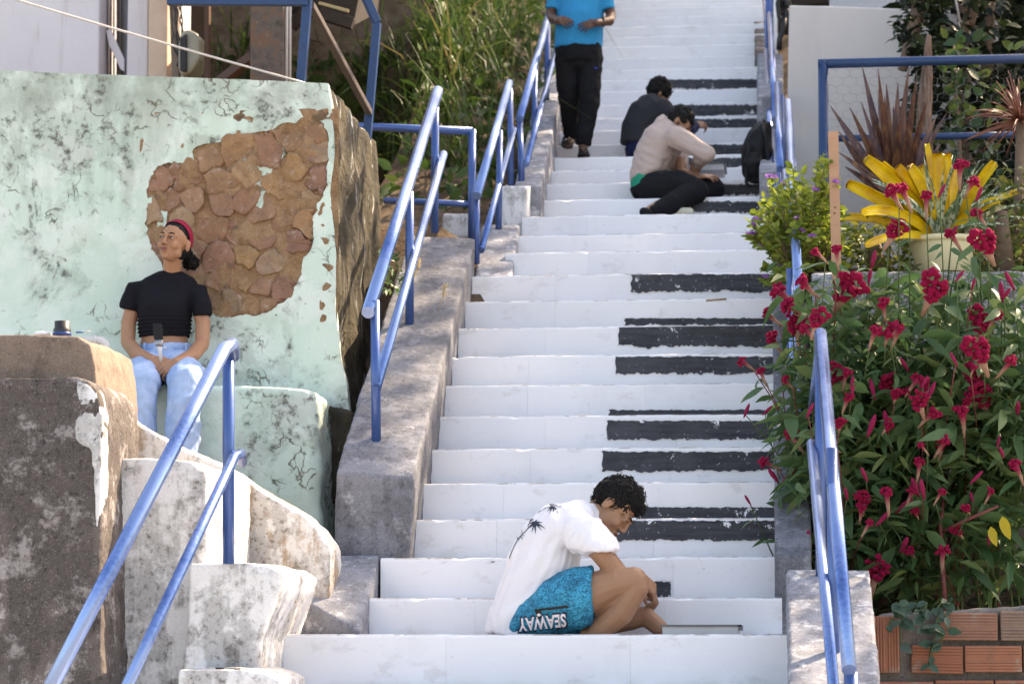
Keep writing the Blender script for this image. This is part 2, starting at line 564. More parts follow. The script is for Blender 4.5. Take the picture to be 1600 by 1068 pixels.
step_parts = []
for i, (y, z, xl) in enumerate(STEPS[:-1]):
    y1, z1, _ = STEPS[i + 1]
    R = random.Random(i)
    x1 = .004 if i == 0 else XR
    # the step is its bed of concrete; its painted slabs are its pieces
    mb = MB(); mb.box((xl + .01, y + .035, z - .52), (x1 - .01, y1 + .10, z - .06))
    st = mb.build('step', CONC_WHITE, stairs)
    step_parts.append(st)
    cuts = [xl, xl + (x1 - xl) * R.uniform(.24, .38), xl + (x1 - xl) * R.uniform(.60, .74), x1]
    for k in range(3):
        e = R.uniform(-.0008, .0008)
        slab(cuts[k] + (.0003 if k else 0), cuts[k + 1] - (.0003 if k < 2 else 0), y, y1 + .05, z - .34, z + e, i * 3 + k, st)
# steps of the flight that goes on down towards the street, below the frame
mb = MB()
for k in range(8):
    mb.box((-2.1, 9.9 - .35 * (k + 1) + .35, -1.68), (.0, 10.33 - .35 * k if k == 0 else 9.9 - .35 * k + .38, -.175 - .184 * k))
o = mb.build('lower_stairs', WHITE); setp(o, kind='structure')

def key(i, xa, xb, ya, yb, right=None):
    """ragged patch of black paint on the riser of step i (pixel box)"""
    Y = STEPS[i][0] - .0045
    R = random.Random(i * 31 + int(ya))
    P = []
    n = 70
    def nz(a, s): return noise.noise(Vector((a * s, i * 7.3, ya)))
    top = [(xa + (xb - xa) * k / n, ya + 1.8 * nz(k, .3) + 1.6 * nz(k, .9)) for k in range(n + 1)]
    bot = [(xa + (xb - xa) * k / n, yb + 4.2 * nz(k + 90, .16) + 3.6 * nz(k + 50, .8)) for k in range(n, -1, -1)]
    sd = [(xb + 1.5 * nz(k, .5), ya + (yb - ya) * k / 8) for k in range(1, 8)]
    sl = [(xa + 3.0 * nz(k + 30, .35) + 2 * abs(k - 4) / 4, yb + (ya - yb) * k / 8) for k in range(1, 8)]
    zt = STEPS[i][1] - .006
    pts = [at(x, y, Y) for x, y in top + sd + bot + sl]
    fr = [Vector((p.x, Y, min(p.z, zt))) for p in pts]
    tr = geometry.tessellate_polygon([[Vector((p.x, p.z, 0)) for p in fr]])
    N = len(fr)
    vs = [tuple(p) for p in fr] + [(p.x, Y + .0035, p.z) for p in fr]
    fs = [tuple(t) for t in tr] + [(k, (k + 1) % N, (k + 1) % N + N, k + N) for k in range(N)]
    me = bpy.data.meshes.new('black_key'); me.from_pydata(vs, [], fs); recalc(me)
    obj('black_key', me, BLACK, step_parts[i])

for a in [(11 - 1 + 1, 985, 1212, 428, 455), (10, 976, 1214, 497, 507), (9, 966, 1214, 508, 540), (8, 962, 1214, 557, 583), (7, 951, 1214, 640, 654),
          (6, 948, 1214, 657, 685), (5, 940, 1214, 705, 735), (4, 1000, 1212, 792, 810), (3, 962, 1212, 813, 843), (2, 1000, 1048, 908, 931),
          (24, 1044, 1192, 124, 139), (22, 1050, 1192, 164, 181), (21, 1060, 1192, 186, 202), (19, 1070, 1190, 226, 243), (18, 1050, 1190, 247, 261),
          (16, 1100, 1190, 288, 304), (15, 1080, 1190, 315, 331)]:
    key(*a)

# ------------------------------------------------------------------ left parapets
def hexpx(name, bl, br, fr, fl, zb, mat, parent, voxel=.013, disp=None, batter=0.0, iters=1):
    """sloping block: top corners as (px, py, Y): back-left, back-right, front-right, front-left"""
    t = [at(*fl), at(*fr), at(*br), at(*bl)]
    b = [Vector((p.x, p.y, zb)) for p in t]
    for k in (1, 2): b[k].x -= batter
    mb = MB(); mb.hexa(b, t)
    return remesh(mb, name, mat, parent, voxel, iters, disp or concrete_disp(.006, 3.0, .003, 26))

def parapet(label, blocks, loc, mat):
    t = thing('parapet', label, 'parapet', loc)
    for nm, a in blocks: hexpx(nm, *a[:4], a[4], a[5] if len(a) > 5 else mat, t, batter=a[6] if len(a) > 6 else 0)
    return t

parapet('grey sloping concrete parapet under the blue railing beside the mint wall',
        [('coping', ((640, 367, 14.05), (742, 372, 14.05), (646, 745, 11.3), (524, 736, 11.3), -.4, CONC_GREY, .05))], (-1.9, 11.3, 0), CONC_GREY)
parapet('short whitish end block with a triangular sloping top at the foot of the grey parapet',
        [('coping', ((452, 864, 11.28), (592, 867, 11.28), (562, 984, 10.62), (418, 905, 10.95), -.4, CONC_MOTTLE, 0))], (-2.1, 10.8, 0), CONC_MOTTLE)
parapet('small mottled parapet block at the narrowing of the stairs',
        [('coping', ((752, 350, 14.95), (813, 350, 14.95), (800, 432, 14.0), (742, 432, 14.0), 1.4, CONC_MOTTLE, .02))], (-1.65, 14.2, 1.8), CONC_MOTTLE)
parapet('long mottled upper parapet beside the standing man',
        [('end_block', ((790, 289, 15.6), (836, 289, 15.6), (824, 292, 15.25), (782, 292, 15.25), 1.9, CONC_WHITE, 0)),
         ('coping', ((858, 60, 20.5), (893, 60, 20.5), (846, 291, 15.4), (803, 291, 15.4), 1.9, CONC_MOTTLE, 0))], (-1.7, 15.3, 2.3), CONC_MOTTLE)

# right parapets
parapet('whitewashed sloping parapet under the foreground right railing',
        [('coping', ((1229, 889, 10.45), (1359, 887, 10.45), (1384, 1150, 8.9), (1234, 1150, 8.9), -1.7, CONC_MOTTLE, 0))], (.2, 9.7, -.5), CONC_MOTTLE)
parapet('grey parapet half hidden behind the red flowers',
        [('coping', ((1207, 385, 13.9), (1262, 385, 13.9), (1268, 868, 10.95), (1211, 868, 10.95), -.5, CONC_GREY, 0)),
         ('pier', ((1270, 424, 12.75), (1302, 424, 12.75), (1302, 428, 12.35), (1268, 428, 12.35), .1, CONC_MOTTLE, 0))], (.05, 12, 0), CONC_GREY)
parapet('white upper parapet behind the black backpack',
        [('end_block', ((1187, 248, 15.9), (1224, 248, 15.9), (1225, 268, 15.35), (1186, 268, 15.35), 1.7, CONC_MOTTLE, 0)),
         ('coping', ((1184, 84, 19.9), (1223, 84, 19.9), (1223, 150, 17.2), (1183, 150, 17.2), 1.7, CONC_MOTTLE, 0)),
         ('soil_strip', ((1176, -30, 25.0), (1196, -30, 25.0), (1197, 86, 20.2), (1180, 86, 20.2), 3.0, CONC_DARK, 0))], (.0, 16, 2.4), CONC_MOTTLE)

# ------------------------------------------------------------------ mint wall
wall = thing('mint_wall', 'tall mint green plastered wall with a broken patch of exposed stones', 'wall', (-4, 12.6, 1.0))
YF = 12.6
mb = MB(); mb.pxprism([(-700, 78), (0, 111), (300, 122), (513, 131), (522, 240), (514, 300), (524, 480), (532, 560), (548, 640), (548, 820), (-700, 820)], YF + .05, 14.2)
def side_disp(p):
    d = .012 * fbm(p, 2.2) + .006 * fbm(p, 14, 3)
    if p.x > at(480, 300, YF).x: d += .035 * fbm(Vector((p.x, p.y * 1.5, p.z * .9)), 2.2, 5)
    return d
def wall_core_disp(p): return side_disp(p) if p.y > YF + .075 else -.004 + .004 * fbm(p, 10)
remesh(mb, 'core', SIDE, wall, .028, 1, wall_core_disp)

HOLE = [(228, 300), (236, 275), (247, 258), (268, 254), (292, 256), (303, 250), (302, 232), (318, 224), (345, 222), (352, 210), (372, 212), (392, 208), (402, 204), (425, 203),
        (440, 194), (462, 192), (470, 184), (490, 180), (500, 188), (508, 198), (514, 215), (513, 250), (510, 285), (506, 306), (496, 318), (488, 345), (490, 372), (486, 388), (475, 402),
        (471, 428), (462, 450), (455, 464), (438, 474), (420, 486), (400, 493), (384, 491), (362, 495), (345, 496), (330, 490), (300, 470), (270, 440), (248, 405), (234, 380), (228, 350), (232, 325)]
OUT = [(-700, 77), (0, 110), (150, 116), (300, 121.5), (420, 126), (512, 130), (518, 160), (523, 240), (515, 300), (520, 340), (525, 400), (524, 480), (531, 560), (542, 600), (548, 660), (548, 760), (-700, 760)]
def ragged(poly, step, amp, seed, closed=True):
    out = []; n = len(poly)
    for i in range(n):
        a = Vector(poly[i]); b = Vector(poly[(i + 1) % n]); m = max(1, int((b - a).length / step))
        d = (b - a).normalized() if (b - a).length else Vector((1, 0)); q = Vector((-d.y, d.x))
        for k in range(m):
            p = a.lerp(b, k / m)
            p = p + q * amp * (noise.noise(Vector((p.x * .09, p.y * .09, seed))) + .6 * noise.noise(Vector((p.x * .3, p.y * .3, seed + 5))))
            out.append((p.x, p.y))
    return out
def plate(name, outer, holes, Y, thick, mat, parent, jit=.0):
    loops = [outer] + holes
    bm = bmesh.new(); es = []
    for l in loops:
        vv = []
        for x, y in l:
            p = at(x, y, Y); vv.append(bm.verts.new((p.x, Y + jit * fbm(p, 5), p.z)))
        es += [bm.edges.new((vv[k], vv[(k + 1) % len(vv)])) for k in range(len(vv))]
    bmesh.ops.triangle_fill(bm, use_beauty=True, edges=es)
    r = bmesh.ops.extrude_face_region(bm, geom=bm.faces[:])
    for v in r['geom']:
        if isinstance(v, bmesh.types.BMVert): v.co.y += thick
    bmesh.ops.recalc_face_normals(bm, faces=bm.faces)
    me = bpy.data.meshes.new(name); bm.to_mesh(me); bm.free()
    return obj(name, me, mat, parent)
hole = ragged(HOLE, 4, 3.5, 3)
plate('plaster', ragged(OUT, 12, 0.8, 1), [hole], YF - .012, .055, MINT, wall)
# remnants of plaster left standing inside the broken patch
for pts, dz in (([(382, 222), (400, 216), (422, 226), (440, 222), (446, 240), (432, 262), (420, 275), (414, 300), (405, 342), (398, 344), (402, 300), (392, 282), (384, 262), (378, 240)], -.004),
            ([(226, 310), (236, 308), (238, 322), (234, 338), (227, 336)], -.014), ([(252, 330), (262, 330), (260, 350), (246, 372), (243, 360)], -.008)):
    plate('plaster_remnant', ragged(pts, 4, 3, 9), [], YF + dz, .05, MINT, wall)
# mortar bed behind the stones
mb = MB(); nx, nz = 84, 84
A = at(215, 510, YF); B = at(530, 170, YF)
for j in range(nz + 1):
    for i in range(nx + 1):
        x = A.x + (B.x - A.x) * i / nx; z = A.z + (B.z - A.z) * j / nz
        mb.v.append((x, YF - .002 + .020 * fbm((x, 0, z), 8, 5), z))
for j in range(nz):
    for i in range(nx):
        a = j * (nx + 1) + i; mb.f.append((a, a + 1, a + nx + 2, a + nx + 1))
mb.build('mortar_bed', MORTAR, wall, True)
# stones: irregular cells of the patch, each its own piece
seeds = [(255, 280), (290, 275), (330, 245), (372, 238), (345, 285), (385, 262), (425, 240), (455, 215), (490, 205), (492, 240), (498, 275), (462, 262), (440, 290), (470, 310),
         (262, 318), (300, 312), (282, 345), (325, 350), (345, 318), (385, 315), (408, 330), (372, 362), (410, 372), (445, 335), (472, 345), (455, 375), (250, 365), (300, 395),
         (340, 408), (385, 400), (425, 410), (462, 415), (300, 435), (345, 440), (380, 435), (410, 450), (440, 455), (360, 475), (395, 475), (330, 475), (420, 480), (240, 330)]
big = {17: 2.2, 6: 1.2, 28: 1.6, 22: 1.3, 8: 1.2, 3: 1.3, 19: .6}
def cell(k):
    s = Vector(seeds[k]); poly = [Vector((200, 160)), Vector((540, 160)), Vector((540, 520)), Vector((200, 520))]
    for j, q in enumerate(seeds):
        if j == k: continue
        q = Vector(q); wk = big.get(k, 1) ** .5; wj = big.get(j, 1) ** .5
        m = s.lerp(q, wk / (wk + wj)); d = q - s; new = []
        for a in range(len(poly)):
            p0, p1 = poly[a], poly[(a + 1) % len(poly)]
            f0, f1 = (p0 - m).dot(d), (p1 - m).dot(d)
            if f0 <= 0: new.append(p0)
            if f0 * f1 < 0: new.append(p0.lerp(p1, f0 / (f0 - f1)))
        poly = new
        if len(poly) < 3: return None
    return poly
from mathutils.geometry import intersect_point_line
hp = [Vector(h) for h in HOLE]
def inside(p):
    r = False; n = len(hp)
    for i in range(n):
        a, b = hp[i], hp[(i + 1) % n]
        if (a.y > p.y) != (b.y > p.y) and p.x < (b.x - a.x) * (p.y - a.y) / (b.y - a.y) + a.x: r = not r
    return r
for k in range(len(seeds)):
    poly = cell(k)
    if not poly or not inside(Vector(seeds[k])): continue
    c = sum(poly, Vector((0, 0))) / len(poly)
    R = random.Random(k + 100)
    ring = []
    for i in range(len(poly)):
        a, b = poly[i], poly[(i + 1) % len(poly)]
        m = max(1, int((b - a).length / 7))
        for q in range(m): ring.append(a.lerp(b, q / m))
    ring = [sum((ring[(i + d) % len(ring)] for d in (-1, 0, 1)), Vector((0, 0))) / 3 for i in range(len(ring))]
    ring = [p + Vector((noise.noise(Vector((p.x * .05, p.y * .05, k * .35))), noise.noise(Vector((p.x * .05, p.y * .05, 40 + k * .35))))) * 8 + Vector((noise.noise(Vector((p.x * .17, p.y * .17, k))), noise.noise(Vector((p.x * .17, p.y * .17, 40 + k))))) * 3.5 for p in ring]
    prot = R.uniform(.006, .026); inset = R.uniform(-1.5, 1.5); M = len(ring); vs = []; fs = []
    rough_ = R.uniform(.010, .026); tilt = (R.uniform(-.12, .12), R.uniform(-.12, .12))
    prof = [(0, .045), (0, .016), (.02, -.55 * prot), (.06, -.95 * prot), (.2, -prot), (.5, -prot * .9), (.78, -prot * .85)]
    for t, dy in prof:
        for p in ring:
            d = (p - c); L = max(1e-3, d.length); p2 = c + d * max(.15, (L - inset) / L) * (1 - t)
            p2.x = min(p2.x, 513)
            w_ = at(p2.x, p2.y, YF)
            j = rough_ * fbm((w_.x, k * 3.1, w_.z), 7, 3) + (w_.x - at(c.x, c.y, YF).x) * tilt[0] + (w_.z - at(c.x, c.y, YF).z) * tilt[1]
            jx = .013 * noise.noise(Vector((w_.x * 16, k, w_.z * 16))) if t < .2 else 0
            y_ = YF + dy + .004 + (j if dy < .01 else 0)
            if not inside(p2): y_ = max(y_, YF + .022)
            vs.append((w_.x + jx, y_, w_.z + jx))
    w_ = at(c.x, c.y, YF); vs.append((w_.x, YF - prot * 1.0 + rough_ * fbm((w_.x, k * 3.1, w_.z), 7, 3), w_.z))
    for r_ in range(len(prof) - 1):
        for i in range(M):
            fs.append((r_ * M + i, r_ * M + (i + 1) % M, (r_ + 1) * M + (i + 1) % M, (r_ + 1) * M + i))
    l = (len(prof) - 1) * M
    for i in range(M): fs.append((l + i, l + (i + 1) % M, len(vs) - 1))
    me = bpy.data.meshes.new('stone'); me.from_pydata(vs, [], fs); recalc(me)
    obj('stone', me, STONE, wall, k % 3 > 0)

# lower ledge on which the woman sits
led = thing('mint_ledge', 'low mint green wall base forming the ledge the woman sits on', 'ledge', (-3.2, 12.2, .5))
mb = MB(); mb.pxprism([(-700, 602), (150, 601), (380, 602), (440, 604), (480, 610), (494, 622), (500, 720), (503, 880), (503, 1200), (-700, 1200)], 12.15, 13.4)
remesh(mb, 'ledge_block', MINT, led, .016, 1, lambda p: .007 * fbm(p, 2.5) + .003 * fbm(p, 18, 2) + (.015 * fbm(p, 5, 3) if p.x > at(480, 700, 12.15).x else 0))
mb = MB(); mb.pxprism([(492, 640), (505, 636), (552, 640), (556, 700), (530, 770), (503, 800)], 12.45, 13.2)
remesh(mb, 'rubble_toe', SIDE, led, .02, 2, lambda p: .03 * fbm(p, 5, 3))

# ------------------------------------------------------------------ left foreground masonry
fw = thing('garden_wall', 'dark stained concrete wall end in the left foreground', 'wall', (-3.2, 9.6, 0))
mb = MB(); mb.pxprism([(-600, 598), (0, 590), (118, 588), (135, 594), (150, 612), (158, 660), (156, 720), (160, 1200), (-600, 1200)], 9.6, 10.2)
remesh(mb, 'wall_face', CONC_DARK, fw, .014, 1, concrete_disp(.012, 2.4, .005, 24))
mb = MB(); mb.pxprism([(-600, 530), (60, 523), (122, 525), (140, 536), (147, 560), (152, 600), (152, 640), (-600, 640)], 9.85, 10.5)
remesh(mb, 'top_slab', CONC_BROWN, fw, .013, 2, concrete_disp(.007, 3, .004, 24))
mb = MB(); mb.pxprism([(118, 592), (134, 596), (150, 612), (160, 650), (158, 760), (152, 840), (146, 760), (140, 700), (114, 690), (117, 640)], 9.590, 9.7)
remesh(mb, 'paint_patch', CONC_WHITE, fw, .012, 1, concrete_disp(.006))
bal = thing('curved_balustrade', 'curved whitewashed balustrade wall with brown rain streaks', 'balustrade', (-3, 10.9, 0))
mb = MB(); mb.pxprism([(150, 596), (160, 622), (200, 655), (240, 676), (280, 700), (320, 716), (350, 730), (385, 752), (430, 778), (470, 800), (497, 826), (516, 856), (516, 1010), (150, 1010)], 10.85, 11.12)
remesh(mb, 'balustrade_wall', CONC_STREAK, bal, .013, 2, concrete_disp(.010, 3, .004, 24))
blk = thing('stepped_pier', 'whitewashed stepped pier between dark wall and landing', 'pier', (-2.7, 9.9, -.3))
mb = MB(); mb.pxprism([(152, 716), (230, 714), (296, 718), (322, 738), (322, 1200), (146, 1200)], 9.95, 10.8)
remesh(mb, 'upper_block', CONC_WHITE, blk, .013, 1, concrete_disp(.007, 3, .003, 26))
mb = MB(); mb.pxprism([(296, 880), (360, 878), (418, 882), (438, 894), (436, 920), (420, 960), (404, 1000), (400, 1200), (284, 1200)], 9.80, 10.6)
remesh(mb, 'middle_block', CONC_WHITE, blk, .012, 1, concrete_disp(.008, 3, .004, 26))
mb = MB(); mb.pxprism([(278, 1046), (340, 1044), (410, 1047), (438, 1060), (440, 1200), (270, 1200)], 9.5, 10.0)
remesh(mb, 'lower_block', CONC_WHITE, blk, .012, 1, concrete_disp(.008, 3, .004, 26))
# ================================================================== RAILINGS
def pipe(name, pts, r, mat, parent, n=14, hollow=False):
    """round pipe through world points, ends closed"""
    mb = MB(); mb.tube(pts, r, n, cap=True)
    me = mb.mesh(name)
    for p in me.polygons: p.use_smooth = len(p.vertices) == 4
    return obj(name, me, mat, parent)
def P(*a): return at(*a)
def curve_end(p, q, drop, r):
    """top rail that bends down a little at its upper end"""
    return [p, q]

def railing(label, rails, posts, loc, group=None):
    t = thing('handrail', label, 'railing', loc, group)
    for nm, a, b, r in rails:
        pts = [P(*a), P(*b)] if not isinstance(b, list) else [P(*a)] + [P(*x) for x in b]
        pipe(nm, pts, r, RAIL, t)
    for a, b, r in posts:
        p = P(*a); q = P(*b)
        pipe('post', [q, p], r, POST, t)
    return t
railing('thick blue double handrail in the left foreground crossing in front of the seated woman',
        [('top_rail', (60, 1110, 8.5), [(350, 545, 9.55), (362, 538, 9.66), (364, 556, 9.74)], .0285), ('lower_rail', (180, 1110, 8.55), [(366, 713, 9.62), (376, 708, 9.72), (378, 722, 9.80)], .0205)],
        [((357, 545, 9.72), (357, 880, 9.78), .0235)], (-2.8, 9.7, -.3), 'blue pipe railings of the stairs')
railing('blue double handrail on the grey sloping parapet beside the mint wall',
        [('top_rail', (575, 488, 11.6), (684, 142, 13.95), .031), ('lower_rail', (588, 606, 11.62), (693, 241, 13.95), .0235)],
        [((586, 470, 11.66), (588, 700, 11.62), .0225), ((640, 300, 12.85), (640, 508, 12.9), .0225), ((680, 165, 13.85), (679, 364, 13.95), .0225)], (-1.95, 12, .8), 'blue pipe railings of the stairs')
railing('short blue double handrail between the grey parapet and the small mottled block',
        [('top_rail', (745, 306, 14.15), (796, 130, 15.6), .026), ('lower_rail', (752, 391, 14.15), (803, 202, 15.6), .019)],
        [((745, 300, 14.2), (744, 412, 14.15), .02), ((781, 205, 14.95), (779, 358, 14.85), .02), ((797, 140, 15.55), (798, 290, 15.5), .02)], (-1.75, 14.2, 1.9), 'blue pipe railings of the stairs')
railing('blue double handrail on the upper left parapet beside the standing man',
        [('top_rail', (812, 186, 15.7), (860, 14, 18.4), .026), ('lower_rail', (822, 257, 15.6), (871, 70, 18.5), .019)],
        [((812, 180, 15.75), (815, 288, 15.55), .021), ((836, 105, 16.9), (834, 243, 16.7), .021), ((856, 40, 18.1), (854, 155, 18.0), .021)], (-1.7, 15.7, 2.4), 'blue pipe railings of the stairs')
railing('thick blue double handrail on the whitewashed parapet in the right foreground',
        [('top_rail', (1282, 520, 10.42), (1327, 1046, 8.95), .0265), ('lower_rail', (1268, 692, 10.45), (1306, 1110, 9.0), .021),
         ('side_rail', (1283, 530, 10.44), (1262, 690, 11.6), .019)],
        [((1281, 530, 10.44), (1283, 900, 10.38), .022), ((1330, 1050, 8.99), (1333, 1240, 8.95), .026), ((1300, 700, 9.7), (1304, 1090, 9.6), .022)], (.3, 9.6, -.3), 'blue pipe railings of the stairs')
railing('blue double handrail rising behind the red flowers and the purple flowered shrub',
        [('top_rail', (1248, 462, 11.95), (1231, 160, 14.5), .024), ('lower_rail', (1240, 572, 11.98), (1226, 268, 14.5), .018), ('lower_rail', (1253, 690, 11.4), (1245, 440, 12.6), .017)],
        [((1234, 420, 12.3), (1235, 560, 12.25), .018), ((1240, 250, 13.6), (1242, 420, 13.5), .018)], (.05, 12, .8), 'blue pipe railings of the stairs')
railing('blue handrail in front of the black backpack on the right parapet',
        [('top_rail', (1219, 264, 14.95), (1215, 133, 16.4), .022), ('lower_rail', (1214, 330, 14.9), (1209, 205, 16.4), .019)],
        [((1223, 150, 16.2), (1224, 300, 15.9), .016), ((1217, 250, 15.2), (1220, 330, 15.0), .016)], (.0, 15, 2.4), 'blue pipe railings of the stairs')
railing('farthest blue handrail on the upper right parapet beside the white wall',
        [('top_rail', (1212, 186, 15.9), (1203, 22, 19.0), .022), ('lower_rail', (1206, 262, 15.8), (1198, 80, 19.0), .021), ('far_rail', (1201, 85, 19.2), (1194, -20, 22.0), .024)],
        [((1202, -10, 19.3), (1203, 92, 19.3), .032), ((1208, 120, 17.2), (1209, 190, 17.2), .018)], (.0, 16, 2.8), 'blue pipe railings of the stairs')

def sq(name, a, b, s, mat, parent):
    """square steel bar between two world points"""
    a = Vector(a); b = Vector(b); d = b - a
    M = Matrix.Translation((a + b) / 2) @ d.to_track_quat('Z', 'Y').to_matrix().to_4x4()
    mb = MB(); mb.obox(M, s, s, d.length)
    o = mb.build(name, mat, parent)
    m = o.modifiers.new('b', 'BEVEL'); m.width = .004; m.segments = 2
    return o
DARKBLUE = plain('dark_blue_steel', (.014, .045, .125), .4, .4, .25, 30, .1)
BROWNSTEEL = plain('brown_painted_steel', (.10, .075, .065), .45, .4, .3, 25)
fr = thing('guard_frame', 'blue square steel guard frame with a brown diagonal brace on top of the mint wall', 'railing', P(475, 130, 12.9))
sq('post', P(470, 131, 12.9), P(484, -40, 12.9), .046, DARKBLUE, fr)
sq('post', P(573, 222, 14.05), P(589, 36, 14.05), .046, DARKBLUE, fr)
sq('bent_bar', P(589, 36, 14.05), P(560, -30, 14.0), .046, DARKBLUE, fr)
sq('top_bar', P(262, 2, 12.88), P(481, 3, 12.88), .045, DARKBLUE, fr)
sq('brace', P(486, 8, 12.95), P(577, 176, 14.0), .036, BROWNSTEEL, fr)
fr = thing('guard_frame', 'low blue pipe frame in front of the grass bank behind the parapet', 'railing', P(738, 395, 14.7))
pipe('top_bar', [P(520, 196, 14.7), P(738, 205, 14.7)], .024, POST, fr)
pipe('lower_bar', [P(600, 313, 14.7), P(737, 319, 14.7)], .019, POST, fr)
pipe('post', [P(738, 203, 14.7), P(737, 400, 14.7)], .024, POST, fr)

# ================================================================== UPPER LEFT HOUSE
LIME = NT('pale_lime_wall'); _z = LIME.sep()[2]
_st = LIME.noise(1.0, 6, .65, vec=LIME.vec((10, 10, 1.2)))
_c = LIME.mix(LIME.noise(3, 5), (.62, .58, .62), (.74, .70, .72))
_c = LIME.mix(LIME.mul(LIME.step(_st, .55, .70), .35), _c, (.42, .36, .36))
_c = LIME.mix(LIME.mul(LIME.step(LIME.math('SUBTRACT', LIME.noise(6, 7, .7), LIME.mul(LIME.math('SUBTRACT', _z, 3.5), .45)), .62, .72), .7), _c, (.20, .15, .16))
LIME.bump(LIME.noise(30, 5), .3, .01)
LIME = LIME.out(_c, .85, .15)
PEACH = plain('peach_plaster', (.62, .46, .36), .85, .15, .22, 9, 0, .4, 60)
RUST = NT('rusty_post_paint'); _n = RUST.noise(12, 8, .7)
_c = RUST.ramp(_n, [(.32, (.07, .055, .045)), (.5, (.13, .10, .085)), (.62, (.18, .09, .055)), (.68, (.17, .13, .11))])
RUST = RUST.out(RUST.mix(RUST.step(RUST.noise(60, 5, .7), .64, .70), _c, (.6, .56, .52)), .85, .2)
DARKWOOD = plain('dark_roof_wood', (.035, .025, .02), .8, .2, .4, 15)
GATE = plain('grey_gate_iron', (.12, .125, .14), .5, .4, .3, 20)
METER = plain('meter_box_plastic', (.30, .27, .20), .35, .5, .25, 14)
CABLE = plain('black_cable', (.015, .014, .014), .5, .4, .2, 30)
WIREW = plain('pale_wire', (.55, .50, .48), .5, .4, .2, 30)

hs = thing('house', 'pale lime washed house wall at the upper left with a grey iron gate', 'house', P(80, 130, 16.5))
def px_box(name, pts, Y, Y1, mat, parent, bev=.01):
    mb = MB(); mb.pxprism(pts, Y, Y1)
    o = mb.build(name, mat, parent); recalc(o.data)
    if bev:
        m = o.modifiers.new('b', 'BEVEL'); m.width = bev; m.segments = 2
    return o
px_box('wall', [(-900, -260), (157, -260), (152, 420), (-900, 420)], 16.5, 17.0, LIME, hs)
px_box('wall', [(204, -260), (233, -260), (229, 420), (192, 420)], 16.6, 17.0, LIME, hs)
px_box('door_jamb', [(234, -260), (265, -260), (258, 420), (229, 420)], 16.45, 17.0, PEACH, hs)
px_box('door_jamb', [(266, -260), (280, -260), (273, 420), (258, 420)], 16.6, 17.0, LIME, hs)
px_box('back_wall', [(140, -260), (320, -260), (320, 420), (140, 420)], 17.6, 17.75, DARKWOOD, hs)
gt = thing('iron_gate', 'grey iron bar gate with a diagonal sheet brace in the pale house wall', 'gate', P(180, 125, 16.7))
px_box('gate_frame', [(155, -150), (164, -150), (164, 150), (155, 150)], 16.66, 16.72, GATE, gt, .004)
px_box('gate_frame', [(194, -150), (200, -150), (200, 150), (194, 150)], 16.66, 16.72, GATE, gt, .004)
for x in range(168, 194, 5):
    pipe('bar', [P(x, -150, 16.69), P(x, 150, 16.69)], .007, GATE, gt, 8)
px_box('brace', [(166, 48), (172, 45), (194, 92), (194, 112), (188, 108), (170, 70)], 16.64, 16.66, LIME, gt, .002)
mb = MB(); mb.pxprism([(280, 62), (283, 48), (296, 46), (308, 52), (313, 62), (312, 92), (302, 108), (294, 116), (282, 118), (278, 106), (278, 70)], 16.3, 16.55)
mt = thing('meter_box', 'weathered electric meter box with loose cables beside the house door', 'meter box', P(295, 120, 16.4))
o = remesh(mb, 'case', METER, mt, .012, 4)
px_box('cover_panel', [(281, 60), (291, 52), (291, 112), (281, 110)], 16.27, 16.31, CABLE, mt, .004)
for k in range(5):
    R = random.Random(k)
    pts = [P(262 + k * 4 + 9 * noise.noise(Vector((k, j * .5, 0))) + j * 1.2, -40 + j * 12, 16.33) for j in range(13)]
    pipe('cable', pts, .006, CABLE, mt, 6)
px_box('plank', [(262, -60), (276, -60), (280, 124), (268, 124)], 16.36, 16.42, plain('grey_brown_plank', (.22, .17, .14), .8, .2, .4, 10), mt, .004)
pp = thing('rusty_column', 'tall brown weathered square column with a pale drain pipe, behind the mint wall', 'column', P(420, 130, 14.9))
px_box('column_shaft', [(392, -120), (444, -120), (442, 160), (390, 160)], 14.9, 15.15, RUST, pp, .006)
pipe('drain_pipe', [P(449, -120, 14.95), P(447, 160, 14.95)], .010, WIREW, pp, 8)
pipe('drain_pipe', [P(454, -120, 14.97), P(453, 160, 14.97)], .008, WIREW, pp, 8)
px_box('thin_post', [(320, -120), (327, -120), (326, 160), (318, 160)], 15.6, 15.66, plain('red_brown_post', (.09, .045, .03), .7, .3), pp, .003)
sq('brace', P(332, 138, 15.5), P(396, 88, 15.2), .06, plain('red_brown_brace', (.10, .055, .04), .7, .3), pp)
rf = thing('porch_roof', 'dark wooden porch roof edge hanging at the top left', 'roof', P(520, 20, 15.6))
mb = MB()
mb.hexa([P(455, 20, 15.2), P(552, 40, 15.2), P(590, 20, 18.0), P(440, 20, 18.0)], [P(455, -90, 15.2), P(575, -80, 15.2), P(600, -80, 18.0), P(440, -80, 18.0)])
o = mb.build('eaves', DARKWOOD, rf); recalc(o.data)
sq('rafter', P(455, 42, 15.15), P(490, 8, 15.15), .07, DARKWOOD, rf)
sq('rafter', P(500, 22, 15.1), P(552, 38, 15.1), .07, DARKWOOD, rf)
sq('batten', P(498, 5, 15.08), P(545, 18, 15.08), .02, plain('sunlit_batten', (.35, .27, .14)), rf)
pts = [P(-300 + (480 + 300) * t, -100 + 231 * t - 14 * sin(pi * t) * -.25, 12.75 - .3 * (1 - t)) for t in [k / 20 for k in range(21)]]
setp(pipe('utility_wire', pts, .006, WIREW, None, 6), 'thin pale wire sagging across the pale house wall', 'wire')
mb = MB(); mb.pxprism([(690, 331), (738, 331), (738, 372), (690, 372)], 14.85, 15.2)
bx = thing('concrete_box', 'small stained concrete box at the foot of the grass bank', 'box', P(714, 372, 15))
remesh(mb, 'box_body', CONC_WHITE, bx, .018, 2, concrete_disp(.008))

